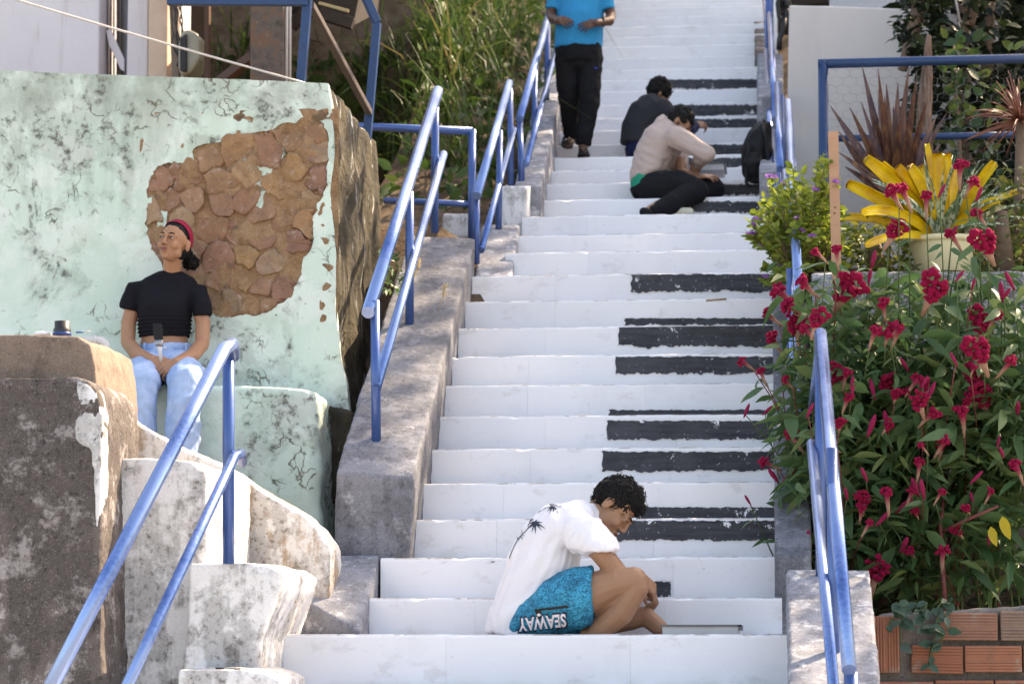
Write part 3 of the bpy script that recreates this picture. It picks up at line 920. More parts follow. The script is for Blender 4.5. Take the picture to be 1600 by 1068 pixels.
# ================================================================== RIGHT SIDE WALLS
WW = NT('smooth_white_wall'); _st = WW.noise(1.0, 6, .6, vec=WW.vec((6, 6, .9)))
_c = WW.mix(WW.noise(1.6, 4), (.52, .485, .475), (.60, .565, .555))
_c = WW.mix(WW.mul(WW.step(_st, .50, .75), .35), _c, (.46, .44, .43))
_c = WW.mix(WW.mul(WW.step(WW.noise(50, 4, .7), .70, .74), .5), _c, (.34, .32, .31))
WW.bump(WW.noise(18, 5), .25, .01)
WW = WW.out(_c, .8, .2)
ww = thing('white_wall', 'plain white plastered wall at the top right behind the blue mesh frame', 'wall', P(1330, 330, 16.6))
px_box('wall_slab', [(1233, 8), (1300, 9), (1560, 19), (1560, 420), (1226, 420)], 16.6, 16.85, WW, ww, .015)
hb = thing('neighbour_house', 'pale textured house wall and dark eaves above the white wall', 'house', P(1350, 0, 21))
px_box('wall', [(1296, -60), (1420, -60), (1420, 30), (1296, 30)], 21, 21.3, plain('pebbledash', (.55, .54, .58), .9, .1, .2, 40, 0, 1, 30), hb)
px_box('eaves', [(1214, -60), (1296, -60), (1296, 6), (1240, 10), (1214, 6)], 19.5, 20.5, DARKWOOD, hb)
cb = thing('cable_coil', 'tangle of black cables hanging at the corner of the white wall', 'cable', P(1224, 30, 18))
for k in range(6):
    R = random.Random(k + 3); cx, cy, rx, ry = 1224 + R.uniform(-3, 4), 12 + R.uniform(-6, 8), R.uniform(5, 10), R.uniform(12, 24)
    pipe('loop', [P(cx + rx * cos(a), cy + ry * sin(a), 17.8 + .05 * k) for a in [2 * pi * j / 16 for j in range(17)]], .016, CABLE, cb, 6)
pipe('loose_end', [P(1226, 26, 17.8), P(1224, 45, 17.8), P(1218, 62, 17.8), P(1217, 78, 17.8)], .02, CABLE, cb, 6)

PEB = NT('rough_planter_render'); _n = PEB.noise(70, 5, .75); _m = PEB.noise(4, 6, .65)
_c = PEB.mix(PEB.step(_n, .42, .60), (.13, .125, .13), PEB.mix(_m, (.36, .35, .36), (.50, .49, .50)))
PEB.bump(PEB.math('ADD', _n, PEB.mul(_m, .4)), 1.0, .02)
PEB = PEB.out(_c, .95, .1)
pw = thing('planter_wall', 'rough grey rendered planter wall behind the red flowers', 'wall', P(1450, 720, 12.6))
mb = MB(); mb.pxprism([(1296, 425), (1420, 424), (1560, 422), (1760, 422), (1760, 722), (1280, 722), (1272, 600)], 12.55, 12.85)
remesh(mb, 'upper_band', PEB, pw, .022, 1, concrete_disp(.006, 3, .005, 30))
mb = MB(); mb.pxprism([(1262, 718), (1760, 716), (1760, 1000), (1250, 1000)], 12.45, 12.85)
remesh(mb, 'footing', CONC_DARK, pw, .025, 1, concrete_disp(.02, 3, .006, 20))

# brick edging, every brick its own piece
BRICK = NT('ribbed_brick'); _r = BRICK.rand(); _n = BRICK.noise(20, 7, .7)
_c = BRICK.ramp(_r, [(0, (.30, .125, .08)), (.35, (.35, .155, .10)), (.7, (.29, .115, .08)), (.82, (.22, .17, .14)), (1, (.32, .14, .09))])
_c = BRICK.mix(BRICK.step(_n, .45, .75), _c, BRICK.mix(.5, _c, (.16, .10, .08)))
_c = BRICK.mix(BRICK.mul(BRICK.step(BRICK.noise(7, 6, .7), .58, .70), .6), _c, (.33, .30, .26))
BRICK.bump(_n, .6, .006)
BRICK = BRICK.out(_c, .9, .12)
be = thing('brick_edging', 'low red ribbed brick edging of the flower bed, bottom right', 'edging', P(1500, 1060, 10.6))
bm_ = MB(); bm_.pxprism([(1372, 958), (1760, 940), (1760, 1240), (1368, 1240)], 10.66, 10.80)
remesh(bm_, 'mortar', old_concrete('brick_mortar', (.20, .18, .165), wamt=.1, damt=.45), be, .02, 1, concrete_disp(.012, 4, .006, 20))
def ribbed(x0, x1, y0, y1, vertical=False, tilt=0):
    """hollow clay brick: five raised ribs on its face"""
    mb = MB(); Y = 10.615
    a = at(x0, y1, Y); b = at(x1, y0, Y); wd, ht = b.x - a.x, b.z - a.z
    mb.box((0, 0, 0), (wd, .09, ht))
    nr = 9; L = wd if vertical else ht
    for k in range(nr):
        s0 = L * (k + .18) / nr; s1 = L * (k + .82) / nr
        if k == nr // 2: continue
        if vertical: mb.box((s0, -.005, .003), (s1, .002, ht - .003))
        else: mb.box((.003, -.005, s0), (wd - .003, .002, s1))
    me = mb.mesh('brick')
    o = obj('brick', me, BRICK, None, mw=Matrix.Translation((a.x, Y + random.uniform(-.006, .006), a.z)) @ Matrix.Rotation(tilt, 4, 'Y'))
    m = o.modifiers.new('b', 'BEVEL'); m.width = .0025; m.segments = 2
    par(o, be)
for a in ((1468, 1558, 956, 999, False, .01), (1564, 1660, 954, 1000, False, 0), (1424, 1504, 1007, 1050, False, .025), (1508, 1596, 1008, 1049, False, 0), (1600, 1700, 1008, 1050, False, 0),
          (1366, 1404, 962, 1050, True, .0), (1462, 1552, 1062, 1106, False, 0), (1556, 1650, 1062, 1106, False, 0), (1372, 1458, 1064, 1108, False, 0)):
    ribbed(*a)
# ================================================================== PEOPLE
def skin_mat(name, col):
    t = NT(name)
    n = t.noise(9, 4); f = t.noise(160, 3)
    c = t.mix(n, tuple(x * .90 for x in col), tuple(x * 1.08 for x in col))
    t.bump(f, .08, .002)
    t.b.inputs['Subsurface Weight'].default_value = .12
    t.b.inputs['Subsurface Radius'].default_value = (.012, .005, .003)
    return t.out(c, .48, .35)
SK_W = skin_mat('woman_skin', (.40, .20, .115))
SK_B = skin_mat('boy_skin', (.33, .175, .105))
SK_M = skin_mat('man_skin', (.115, .055, .035))
SK_P = skin_mat('painter_skin', (.30, .155, .095))
def cloth_mat(name, col, rough=.9, weave=400, var=.12, fold=.0):
    t = NT(name)
    c = t.mix(t.noise(7, 5), tuple(x * (1 - var) for x in col), tuple(min(.85, x * (1 + var)) for x in col))
    b = t.noise(weave, 2)
    t.bump(t.math('ADD', t.mul(b, .4), t.mul(t.noise(18, 4, .6), .8)), .25, .006)
    return t.out(c, rough, .15)
def denim_mat(name, a, b):
    t = NT(name)
    n = t.noise(6, 5, .6); s = t.noise(1.0, 4, .7, vec=t.vec((120, 120, 14)))
    c = t.mix(t.step(n, .35, .65), a, b)
    c = t.mix(t.mul(s, .35), c, tuple(x * .6 for x in a))
    t.bump(t.math('ADD', s, t.noise(20, 4)), .3, .005)
    return t.out(c, .9, .12)
HAIR = NT('black_hair'); _n = HAIR.noise(90, 4, .7)
HAIR.bump(_n, .6, .006)
HAIR = HAIR.out(HAIR.mix(_n, (.006, .006, .007), (.014, .012, .012)), .6, .18)
EYEW = plain('eye_white', (.40, .36, .33), .25, .5, .04)
EYEB = plain('dark_iris', (.02, .012, .008), .15, .6, .1)
BROW = plain('brow_hair', (.018, .012, .010), .7, .2)
LIP_W = plain('lip_skin', (.30, .115, .095), .4, .4, .1)

def frame(pos, face, up):
    """head frame: -Y is where the face looks, Z the crown"""
    f = Vector(face).normalized(); y = -f; z = Vector(up); z = (z - y * z.dot(y)).normalized(); x = y.cross(z)
    return Matrix(((x.x, y.x, z.x, pos[0]), (x.y, y.y, z.y, pos[1]), (x.z, y.z, z.z, pos[2]), (0, 0, 0, 1)))

def head_shape(mb, M, s=1.0, fem=0.0):
    R3 = M.to_3x3()
    def E(c, r): mb.ball(M @ (Vector(c) * s), Vector(r) * s, 20, 14, R3)
    def K(a, ra, b, rb): mb.cap(M @ (Vector(a) * s), ra * s, M @ (Vector(b) * s), rb * s)
    E((0, .012, .028), (.074, .094, .086))
    E((0, -.022, -.030), (.060 - .003 * fem, .066, .078))
    E((0, -.040, -.070), (.040 - .004 * fem, .046, .040))
    E((0, -.070, -.094), (.018, .016, .016))
    for k in (-1, 1):
        E((k * .036, -.060, -.032), (.024, .026, .026))
        E((k * .044, -.018, -.060), (.014, .030, .026))
        K((k * .012, -.088, .020), .010, (k * .042, -.076, .018), .010)
        E((k * .031, -.080, .001), (.0175, .012, .0095))
        E((k * .011, -.097, -.034), (.009, .010, .0075))
        E((k * .076, .012, -.012), (.009, .019, .031))
        E((k * .079, .018, -.004), (.006, .012, .022))
    K((0, -.090, .012), .008, (0, -.106, -.028), .0105)
    E((0, -.093, -.058), (.021, .012, .007))
    E((0, -.091, -.070), (.019, .012, .0075))

def face_parts(M, s, parent, lip, smile=0.0, look=0.0, closed=True):
    def W(c): return M @ (Vector(c) * s)
    R3 = M.to_3x3()
    for k in (-1, 1):
        if not closed:
          mb = MB(); mb.ball(W((k * .0305, -.0845, .0005)), Vector((.0125, .009, .0062)) * s, 16, 10, R3)
          e = mb.build('eye', EYEW, parent, True)
          mb = MB(); mb.ball(W((k * .0305 + look, -.0895, .0012)), Vector((.0074, .0052, .0064)) * s, 14, 8, R3)
          mb.build('iris', EYEB, e, True)
        mb = MB(); mb.tube([W((k * (.0305 + d * .0155), -.0925 + .005 * d * d + .002, .0062 - .0035 * d * d)) for d in (-1.1, -.5, 0, .5, 1.1)], [.0008 * s, .0018 * s, .002 * s, .0018 * s, .0008 * s], 6)
        mb.build('eyelashes', BROW, parent, True)
        mb = MB(); mb.tube([W((k * x, y, z)) for x, y, z in ((.013, -.0985, .0205), (.024, -.0965, .0245), (.036, -.0905, .0255), (.049, -.0775, .0195))], [.0022 * s, .0034 * s, .003 * s, .0012 * s], 8)
        mb.build('eyebrow', BROW, parent, True)
        mb = MB(); mb.ball(W((k * .0065, -.1045, -.0405)), Vector((.0028, .003, .002)) * s, 8, 6, R3)
        mb.build('nostril', BROW, parent, True)
    mb = MB()
    mb.tube([W((x, -.1025 + 9 * x * x, -.0585 + smile * 14 * x * x - (.0012 if x == 0 else 0))) for x in (-.024, -.014, -.005, 0, .005, .014, .024)], [.001 * s, .0036 * s, .0048 * s, .0044 * s, .0048 * s, .0036 * s, .001 * s], 8)
    mb.tube([W((x, -.1005 + 9 * x * x, -.0685 + smile * 14 * x * x)) for x in (-.022, -.012, 0, .012, .022)], [.001 * s, .0046 * s, .006 * s, .0046 * s, .001 * s], 8)
    mb.build('lips', lip, parent, True)
    mb = MB(); mb.tube([W((x, -.1065 + 9 * x * x, -.0632 + smile * 14 * x * x)) for x in (-.025, -.012, 0, .012, .025)], .0012 * s, 6)
    mb.build('mouth_line', BROW, parent, True)

def hand(mb, M, side=1, curl=(25, 40, 30), s=1.0, spread=4, thumb=(.5, .55)):
    """wrist at the origin, fingers along +X, back of the hand +Z, thumb on +Y*side"""
    def W(v): return M @ (Vector(v) * s)
    ys = (-.031, -.0105, .0105, .031)
    for i, y in enumerate(ys):
        k = side * y
        mb.cap(W((.006, k * .62, 0)), .0145 * s, W((.082 - .006 * abs(i - 2), k, .002)), .0118 * s)
        L = (.036, .043, .046, .042)[i]
        a = 0; p = Vector((.082 - .006 * abs(i - 2), k, .002)); sp = radians(spread * (i - 1.5)) * side
        r = (.0082, .0090, .0092, .0090)[i]
        for j, (c, l) in enumerate(zip(curl, (L, L * .64, L * .5))):
            a += radians(c + 3 * (1.5 - i))
            q = p + Vector((cos(a) * cos(sp), cos(a) * sin(sp), -sin(a))) * l
            mb.cap(W(p), r * (1 - .07 * j) * s, W(q), r * (.93 - .07 * j) * s)
            p = q
    t0 = Vector((.016, side * .022, -.004)); t1 = Vector((.046, side * .047, -.014)); t2 = t1 + Vector((.032 * thumb[0] * 1.6, side * .010, -.020)); t3 = t2 + Vector((.026 * thumb[1] * 1.5, side * -.006, -.012))
    mb.cap(W(t0), .0155 * s, W(t1), .0125 * s); mb.cap(W(t1), .0115 * s, W(t2), .0098 * s); mb.cap(W(t2), .0098 * s, W(t3), .0080 * s)

def hframe(pos, along, back):
    x = Vector(along).normalized(); z = Vector(back); z = (z - x * z.dot(x)).normalized(); y = z.cross(x)
    return Matrix(((x.x, y.x, z.x, pos[0]), (x.y, y.y, z.y, pos[1]), (x.z, y.z, z.z, pos[2]), (0, 0, 0, 1)))

def folds(amp, dirv, sa=3.0, sb=16.0, seed=0):
    d = Vector(dirv).normalized()
    def f(p):
        along = d * p.dot(d); ac = p - along
        q = along * sa + ac * sb + Vector((seed, 0, seed * 2))
        n1 = noise.noise(q); n2 = noise.noise(q * 1.9 + Vector((5, 3, 1)))
        return amp * ((1 - abs(n1) * 2) * .7 + n2 * .5)
    return f

def hair_cap(M, s, parent, balls, amp, scale, tufts=0, tl=.03, seed=0, voxel=.006, tr=.0035):
    """clumped hair: a cap plus many curls lying over it"""
    mb = MB(); R3 = M.to_3x3()
    for c, r in balls: mb.ball(M @ (Vector(c) * s), Vector(r) * s, 20, 14, R3)
    o = remesh(mb, 'hair', HAIR, parent, voxel, 1, lambda p: amp * (fbm(p, scale, 3)))
    me = o.data; R = random.Random(seed)
    if tufts:
        mt = MB(); n = len(me.vertices)
        for k in range(tufts):
            v = me.vertices[R.randrange(n)]
            nn = v.normal.copy(); t = nn.orthogonal().normalized(); t.rotate(Matrix.Rotation(R.uniform(0, 2 * pi), 3, nn))
            c = v.co.copy(); w_ = nn.cross(t); ph = R.uniform(0, 6)
            pts = [c - nn * .004 + (t * (tl * q) + w_ * (tl * .22 * sin(q * 4 + ph)) + nn * (tl * (.42 * q - .42 * q * q))) for q in (0, .25, .5, .75, 1)]
            mt.tube(pts, [tr, tr * 1.05, tr * .9, tr * .6, tr * .15], 5)
        mt.build('curls', HAIR, o, True)
    return o

V = Vector
X3, Y3, Z3 = V((1, 0, 0)), V((0, 1, 0)), V((0, 0, 1))

# ------------------------------------------------------------------ seated woman
wm = thing('person', 'seated woman in a black cropped t-shirt and pale jeans with a red headband', 'person', P(258, 600, 12.3))
Yb = 12.40
Mh = frame(P(273, 379, 12.34), (-.26, -.95, .16), (.13, .05, 1))
HS = .96
mb = MB()
head_shape(mb, Mh, HS, 1)
mb.chain([(P(270, 392, 12.37), .046), (P(269, 425, 12.42), .047), (P(266, 445, 12.44), .055)])
mb.chain([(P(222, 453, 12.44), .045), (P(266, 446, 12.44), .048), (P(303, 456, 12.44), .045)])
mb.loft([(P(260, 590, 12.42), X3 * .14, Y3 * .10), (P(259, 560, 12.42), X3 * .145, Y3 * .10), (P(257, 530, 12.42), X3 * .118, Y3 * .082), (P(258, 490, 12.43), X3 * .125, Y3 * .085), (P(262, 450, 12.44), X3 * .13, Y3 * .075)])
mb.chain([(P(214, 457, 12.43), .042), (P(201, 505, 12.40), .038), (P(200, 535, 12.36), .0365), (P(214, 553, 12.26), .037), (P(238, 562, 12.10), .025)])
mb.chain([(P(308, 460, 12.43), .042), (P(317, 505, 12.40), .038), (P(316, 537, 12.34), .0365), (P(300, 556, 12.22), .037), (P(275, 566, 12.06), .025)])
hand(mb, hframe(P(238, 562, 12.09), (.80, -.16, -.42), (-.1, -.9, .5)), 1, (28, 45, 30), .86, 3)
hand(mb, hframe(P(276, 566, 12.05), (-.80, -.14, -.42), (.1, -.9, .5)), -1, (22, 38, 25), .86, 3)
for hx, kx, ax in ((236, 222, 212), (282, 290, 280)):
    mb.chain([(P(hx, 580, 12.40), .075), (P(kx, 596, 12.0), .058), (P(ax, 720, 11.96), .045)])
body = remesh(mb, 'body', SK_W, wm, .0034, 2)
face_parts(Mh, HS, wm, LIP_W, .22, -.003, False)
hair_cap(Mh, HS, wm, [((0, .019, .040), (.0765, .094, .083)), ((0, .05, -.01), (.066, .058, .07))], .0012, 40, 0)
mb = MB()                                       # red headband over the crown, ear to ear
ring = []
for k in range(29):
    a = radians(-28 + 236 * k / 28)
    for dy, g in ((-.019, 1.03), (-.014, 1.07), (.020, 1.07), (.026, 1.03)):
        y_ = .022 + dy - .058 * sin(a); f_ = math.sqrt(max(.2, 1 - ((y_ - .019) / .102) ** 2)) * g
        ring.append(Mh @ (V((cos(a) * .079 * f_, y_, .036 + sin(a) * .088 * f_)) * HS))
mb.add(ring, [(i * 4 + j, i * 4 + j + 1, i * 4 + j + 5, i * 4 + j + 4) for i in range(28) for j in range(3)])
hb_ = mb.build('headband', cloth_mat('red_headband_cloth', (.30, .012, .045), .55), wm, True)
recalc(hb_.data)
mb = MB(); c = P(298, 409, 12.47); R = random.Random(2)
for k in range(34):
    d = V((R.gauss(0, 1), R.gauss(0, 1), R.gauss(0, 1))).normalized() * R.uniform(.01, .034)
    mb.ball(c + d, R.uniform(.011, .018), 8, 6)
mb.chain([(c, .03), (Mh @ V((0, .09, .0)), .03)])
bun = remesh(mb, 'hair_bun', HAIR, wm, .005, 0, lambda p: .004 * fbm(p, 70, 2))
mt = MB()
for k in range(240):
    v = bun.data.vertices[R.randrange(len(bun.data.vertices))]; t = v.normal.orthogonal().normalized(); t.rotate(Matrix.Rotation(R.uniform(0, 6.28), 3, v.normal)); w_ = v.normal.cross(t)
    mt.tube([v.co + v.normal * (.003 + .004 * sin(q * 3)) + t * (.007 * cos(q * 2.2)) + w_ * (.007 * sin(q * 2.2)) for q in range(4)], .0018, 4)
mt.build('curls', HAIR, bun, True)
BLACKTEE = cloth_mat('black_tshirt_cloth', (.010, .010, .014), .9, 500, .2)
mb = MB()
mb.loft([(P(257, 525.5, 12.42), X3 * .128, Y3 * .095), (P(257, 517, 12.42), X3 * .133, Y3 * .099), (P(258, 480, 12.42), X3 * .140, Y3 * .122), (P(260, 462, 12.43), X3 * .150, Y3 * .108), (P(262, 444, 12.44), X3 * .155, Y3 * .080), (P(265, 435, 12.44), X3 * .128, Y3 * .074), (P(266, 429, 12.44), X3 * .088, Y3 * .068), (P(267, 425, 12.44), X3 * .060, Y3 * .060)])
mb.loft([(P(232, 453, 12.44), V((-.006, 0, .050)), Y3 * .060), (P(212, 456, 12.43), V((-.036, 0, .048)), Y3 * .060), (P(204, 472, 12.41), V((-.050, 0, .010)), Y3 * .056), (P(202, 484, 12.41), V((-.050, 0, .014)), Y3 * .056)])
mb.loft([(P(292, 457, 12.44), V((.006, 0, .050)), Y3 * .060), (P(310, 461, 12.43), V((.036, 0, .048)), Y3 * .060), (P(316, 480, 12.41), V((.047, 0, .010)), Y3 * .056), (P(317, 494, 12.41), V((.045, 0, .004)), Y3 * .055)])
_f = folds(.006, (1, 0, -.3), 4, 26, 2); _zb = P(0, 512, 12.4).z
remesh(mb, 'tshirt', BLACKTEE, wm, .0065, 2, lambda p: _f(p) * .6 + (.005 * sin(p.z * 330 + 3 * noise.noise(p * 9)) if p.z < _zb + .04 else 0))
mb = MB(); cpts = [P(267, 433, 12.44) + V((.066 * cos(a), .06 * sin(a), .012 * cos(2 * a) + .012 * sin(a))) for a in [2 * pi * k / 24 for k in range(25)]]
mb.tube(cpts, .006, 8); mb.build('collar', BLACKTEE, wm, True)
DEN = denim_mat('pale_denim', (.30, .43, .68), (.44, .56, .78))
mb = MB()
mb.loft([(P(260, 592, 12.42), X3 * .165, Y3 * .12), (P(260, 566, 12.42), X3 * .160, Y3 * .118), (P(260, 549, 12.41), X3 * .136, Y3 * .105), (P(260, 540, 12.41), X3 * .130, Y3 * .10)])
for hx, kx, ax in ((234, 221, 212), (283, 290, 281)):
    mb.chain([(P(hx, 578, 12.38), .098), (P((hx + kx) / 2, 584, 12.18), .090), (P(kx, 598, 11.99), .083), (P(kx - 3, 630, 11.96), .078), (P(ax, 740, 11.95), .086)])
_f = folds(.010, (.4, 1, -.5), 3, 15, 7); _f2 = folds(.006, (.3, 0, 1), 3, 20, 4)
jeans = remesh(mb, 'jeans', DEN, wm, .008, 3, lambda p: _f(p) + _f2(p))
for x, k in ((203, -1), (311, 1)):
    mb = MB(); mb.loft([(P(x, 618, 12.04), X3 * .022, Y3 * .075), (P(x, 600, 12.08), X3 * .038, Y3 * .085), (P(x, 578, 12.14), X3 * .034, Y3 * .085), (P(x - k * 1, 572, 12.15), X3 * .020, Y3 * .075)])
    remesh(mb, 'cargo_pocket', DEN, wm, .007, 2, folds(.004, (0, 1, 1), 3, 20, 3))
mb = MB(); mb.loft([(P(260, 549, 12.41), X3 * .140, Y3 * .109), (P(260, 539, 12.41), X3 * .134, Y3 * .105)])
remesh(mb, 'waistband', denim_mat('waistband_denim', (.26, .40, .68), (.38, .52, .78)), wm, .006, 1)
mb = MB(); mb.ball(P(258, 543, 12.297), (.008, .004, .008)); mb.build('button', plain('metal_button', (.7, .7, .72), .3, .5, .05, 30, .6), wm, True)
for x in (226, 291):
    mb = MB(); mb.obox(Matrix.Translation(P(x, 543, 12.322 if x == 226 else 12.315)), .010, .012, .05); mb.build('belt_loop', DEN, wm)
# brush in her hands
br = thing('paint_brush', 'flat brush with black bristles held upright by the seated woman', 'brush', P(250, 540, 12.08))
mb = MB(); mb.loft([(P(252, 566, 12.08), X3 * .008, Y3 * .005), (P(250, 548, 12.08), X3 * .009, Y3 * .006), (P(249, 540, 12.08), X3 * .016, Y3 * .007)]); mb.build('handle', plain('pale_handle', (.62, .6, .6), .5), br, True)
mb = MB(); mb.loft([(P(249, 541, 12.08), X3 * .018, Y3 * .008), (P(248, 531, 12.08), X3 * .023, Y3 * .009)]); mb.build('ferrule', plain('ferrule_metal', (.35, .35, .36), .35, .5, .3, 40, .7), br, True)
mb = MB(); mb.loft([(P(248, 532, 12.08), X3 * .022, Y3 * .009), (P(246.5, 515, 12.08), X3 * .024, Y3 * .007), (P(245.5, 505, 12.08), X3 * .023, Y3 * .004)]); mb.build('bristles', plain('black_bristles', (.018, .018, .02), .7, .2, .3, 90), br)

# ------------------------------------------------------------------ painting boy in the foreground
by = thing('person', 'barefoot boy in white palm print t-shirt and blue shorts painting a step', 'person', P(880, 990, 10.6))
Mb = frame(P(960, 792, 10.60), (.58, -.17, -.79), (.80, .04, .58))
mb = MB(); HB = 1.0
head_shape(mb, Mb, HB, 0)
mb.chain([(Mb @ V((0, .03, -.05)), .052), (P(925, 806, 10.62), .056), (P(900, 826, 10.62), .06)])
mb.loft([(P(830, 975, 10.62), X3 * .12, Y3 * .16), (P(832, 930, 10.62), X3 * .09, Y3 * .15), (P(842, 880, 10.62), V((.08, 0, -.03)), Y3 * .13), (P(868, 840, 10.62), V((.075, 0, -.065)), Y3 * .155), (P(893, 822, 10.62), V((.03, 0, -.08)), Y3 * .15)])
mb.chain([(P(903, 826, 10.50), .052), (P(938, 862, 10.43), .045), (P(972, 905, 10.47), .040), (P(992, 908, 10.60), .034), (P(1004, 906, 10.69), .026)])
mb.chain([(P(905, 822, 10.76), .058), (P(945, 868, 10.82), .044), (P(975, 905, 10.84), .039), (P(1000, 912, 10.78), .027)])
hand(mb, hframe(P(1004, 903, 10.70), (.55, .3, -.60), (.7, -.5, .5)), -1, (35, 50, 35), .92, 3)
hand(mb, hframe(P(1000, 914, 10.80), (.8, .2, -.55), (.3, -.3, .9)), 1, (40, 50, 35), .9, 3)
# near leg: thigh up to the knee, shin folded back down to the foot
mb.chain([(P(840, 950, 10.52), .09), (P(920, 926, 10.46), .088), (P(960, 911, 10.45), .068), (P(990, 906, 10.45), .0565), (P(994, 918, 10.45), .052), (P(968, 955, 10.47), .060), (P(940, 980, 10.48), .052), (P(920, 1000, 10.49), .036)])
mb.chain([(P(914, 990, 10.49), .024), (P(950, 993, 10.46), .018)])
# far leg lying on the landing
mb.chain([(P(835, 960, 10.72), .09), (P(930, 972, 10.78), .062), (P(985, 966, 10.78), .050), (P(1008, 962, 10.77), .042), (P(1030, 980, 10.74), .036), (P(1046, 990, 10.72), .024)])
remesh(mb, 'body', SK_B, by, .0038, 7)
face_parts(Mb, HB, by, plain('boy_lip', (.26, .11, .085), .45))
hair_cap(Mb, HB, by, [((0, .020, .042), (.083, .093, .086)), ((0, .055, .012), (.074, .060, .068)), ((0, -.035, .072), (.060, .056, .042)), ((0, .00, .080), (.068, .078, .052))], .007, 26, 900, .040, 3, .0055, .0032)
TEE = NT('white_tshirt_cloth'); _c = TEE.mix(TEE.noise(5, 4), (.72, .70, .74), (.79, .77, .80))
TEE.bump(TEE.math('ADD', TEE.mul(TEE.noise(400, 2), .25), TEE.noise(16, 4, .6)), .3, .006)
TEE = TEE.out(_c, .9, .12)
mb = MB()
sp = [(808, 992, .125, .175, (1, 0, -.15)), (815, 960, .128, .18, (1, 0, -.12)), (832, 920, .128, .178, (1, 0, -.1)), (850, 880, .142, .18, (1, 0, -.22)), (862, 848, .128, .185, (.9, 0, -.5)), (878, 823, .100, .19, (.65, 0, -.8)), (903, 812, .074, .17, (.42, 0, -.9)), (926, 806, .062, .10, (.35, 0, -.93)), (938, 804, .055, .066, (.35, 0, -.93))]
mb.loft([(P(x, y, 10.62), V(d).normalized() * r, Y3 * q) for x, y, r, q, d in sp])
mb.chain([(P(898, 826, 10.54), .082), (P(908, 832, 10.48), .080)])
mb.loft([(P(896, 826, 10.50), V((.040, 0, .072)), Y3 * .07), (P(912, 834, 10.46), V((.058, 0, .052)), Y3 * .075), (P(928, 848, 10.43), V((.070, 0, .024)), Y3 * .072), (P(938, 861, 10.42), V((.072, 0, .008)), Y3 * .068)])
mb.loft([(P(896, 824, 10.74), V((.040, 0, .072)), Y3 * .07), (P(926, 844, 10.81), V((.066, 0, .024)), Y3 * .07), (P(940, 862, 10.82), V((.068, 0, .01)), Y3 * .066)])
_f = folds(.013, (.75, .1, .55), 2.4, 14, 3); _f2 = folds(.009, (.35, 0, 1), 3, 19, 8)
tee = remesh(mb, 'tshirt', TEE, by, .0060, 2, lambda p: _f(p) + _f2(p))
SHORT = NT('blue_patterned_swim_cloth')
_n = SHORT.noise(8, 5, .65)
_wv = SHORT.warp(14, .22)
_r1 = SHORT.math('ABSOLUTE', SHORT.math('SUBTRACT', SHORT.noise(30, 5, .6, 1.5), .5), 0)
_r2 = SHORT.math('ABSOLUTE', SHORT.math('SUBTRACT', SHORT.noise(17, 6, .65, 2.5), .5), 0)
_c = SHORT.mix(SHORT.step(_n, .35, .62), (.010, .17, .30), (.025, .33, .52))
_c = SHORT.mix(SHORT.mul(SHORT.step(SHORT.noise(26, 6, .7), .48, .62), .6), _c, (.05, .42, .64))
_c = SHORT.mix(SHORT.mul(SHORT.math('SUBTRACT', 1.0, SHORT.step(_r1, .012, .035)), .8), _c, (.004, .05, .10))
_c = SHORT.mix(SHORT.mul(SHORT.math('SUBTRACT', 1.0, SHORT.step(_r2, .008, .025)), .9), _c, (.004, .045, .08))
SHORT.bump(SHORT.noise(30, 4), .3, .006)
SHORT = SHORT.out(_c, .75, .25)
mb = MB()
mb.loft([(P(796, 978, 10.60), V((.02, 0, .05)), Y3 * .13), (P(812, 968, 10.58), V((.03, 0, .10)), Y3 * .17), (P(845, 948, 10.53), V((.03, 0, .125)), Y3 * .15), (P(885, 938, 10.48), V((.01, 0, .130)), Y3 * .125), (P(926, 930, 10.46), V((.0, 0, .122)), Y3 * .115)])
mb.loft([(P(812, 970, 10.68), V((.03, 0, .08)), Y3 * .12), (P(860, 965, 10.72), V((0, 0, .085)), Y3 * .11), (P(912, 972, 10.76), V((0, 0, .078)), Y3 * .10)])
_f = folds(.009, (.2, 0, 1), 3, 13, 5)
shorts = remesh(mb, 'shorts', SHORT, by, .0065, 3, lambda p: _f(p) + .004 * fbm(p, 20, 2))

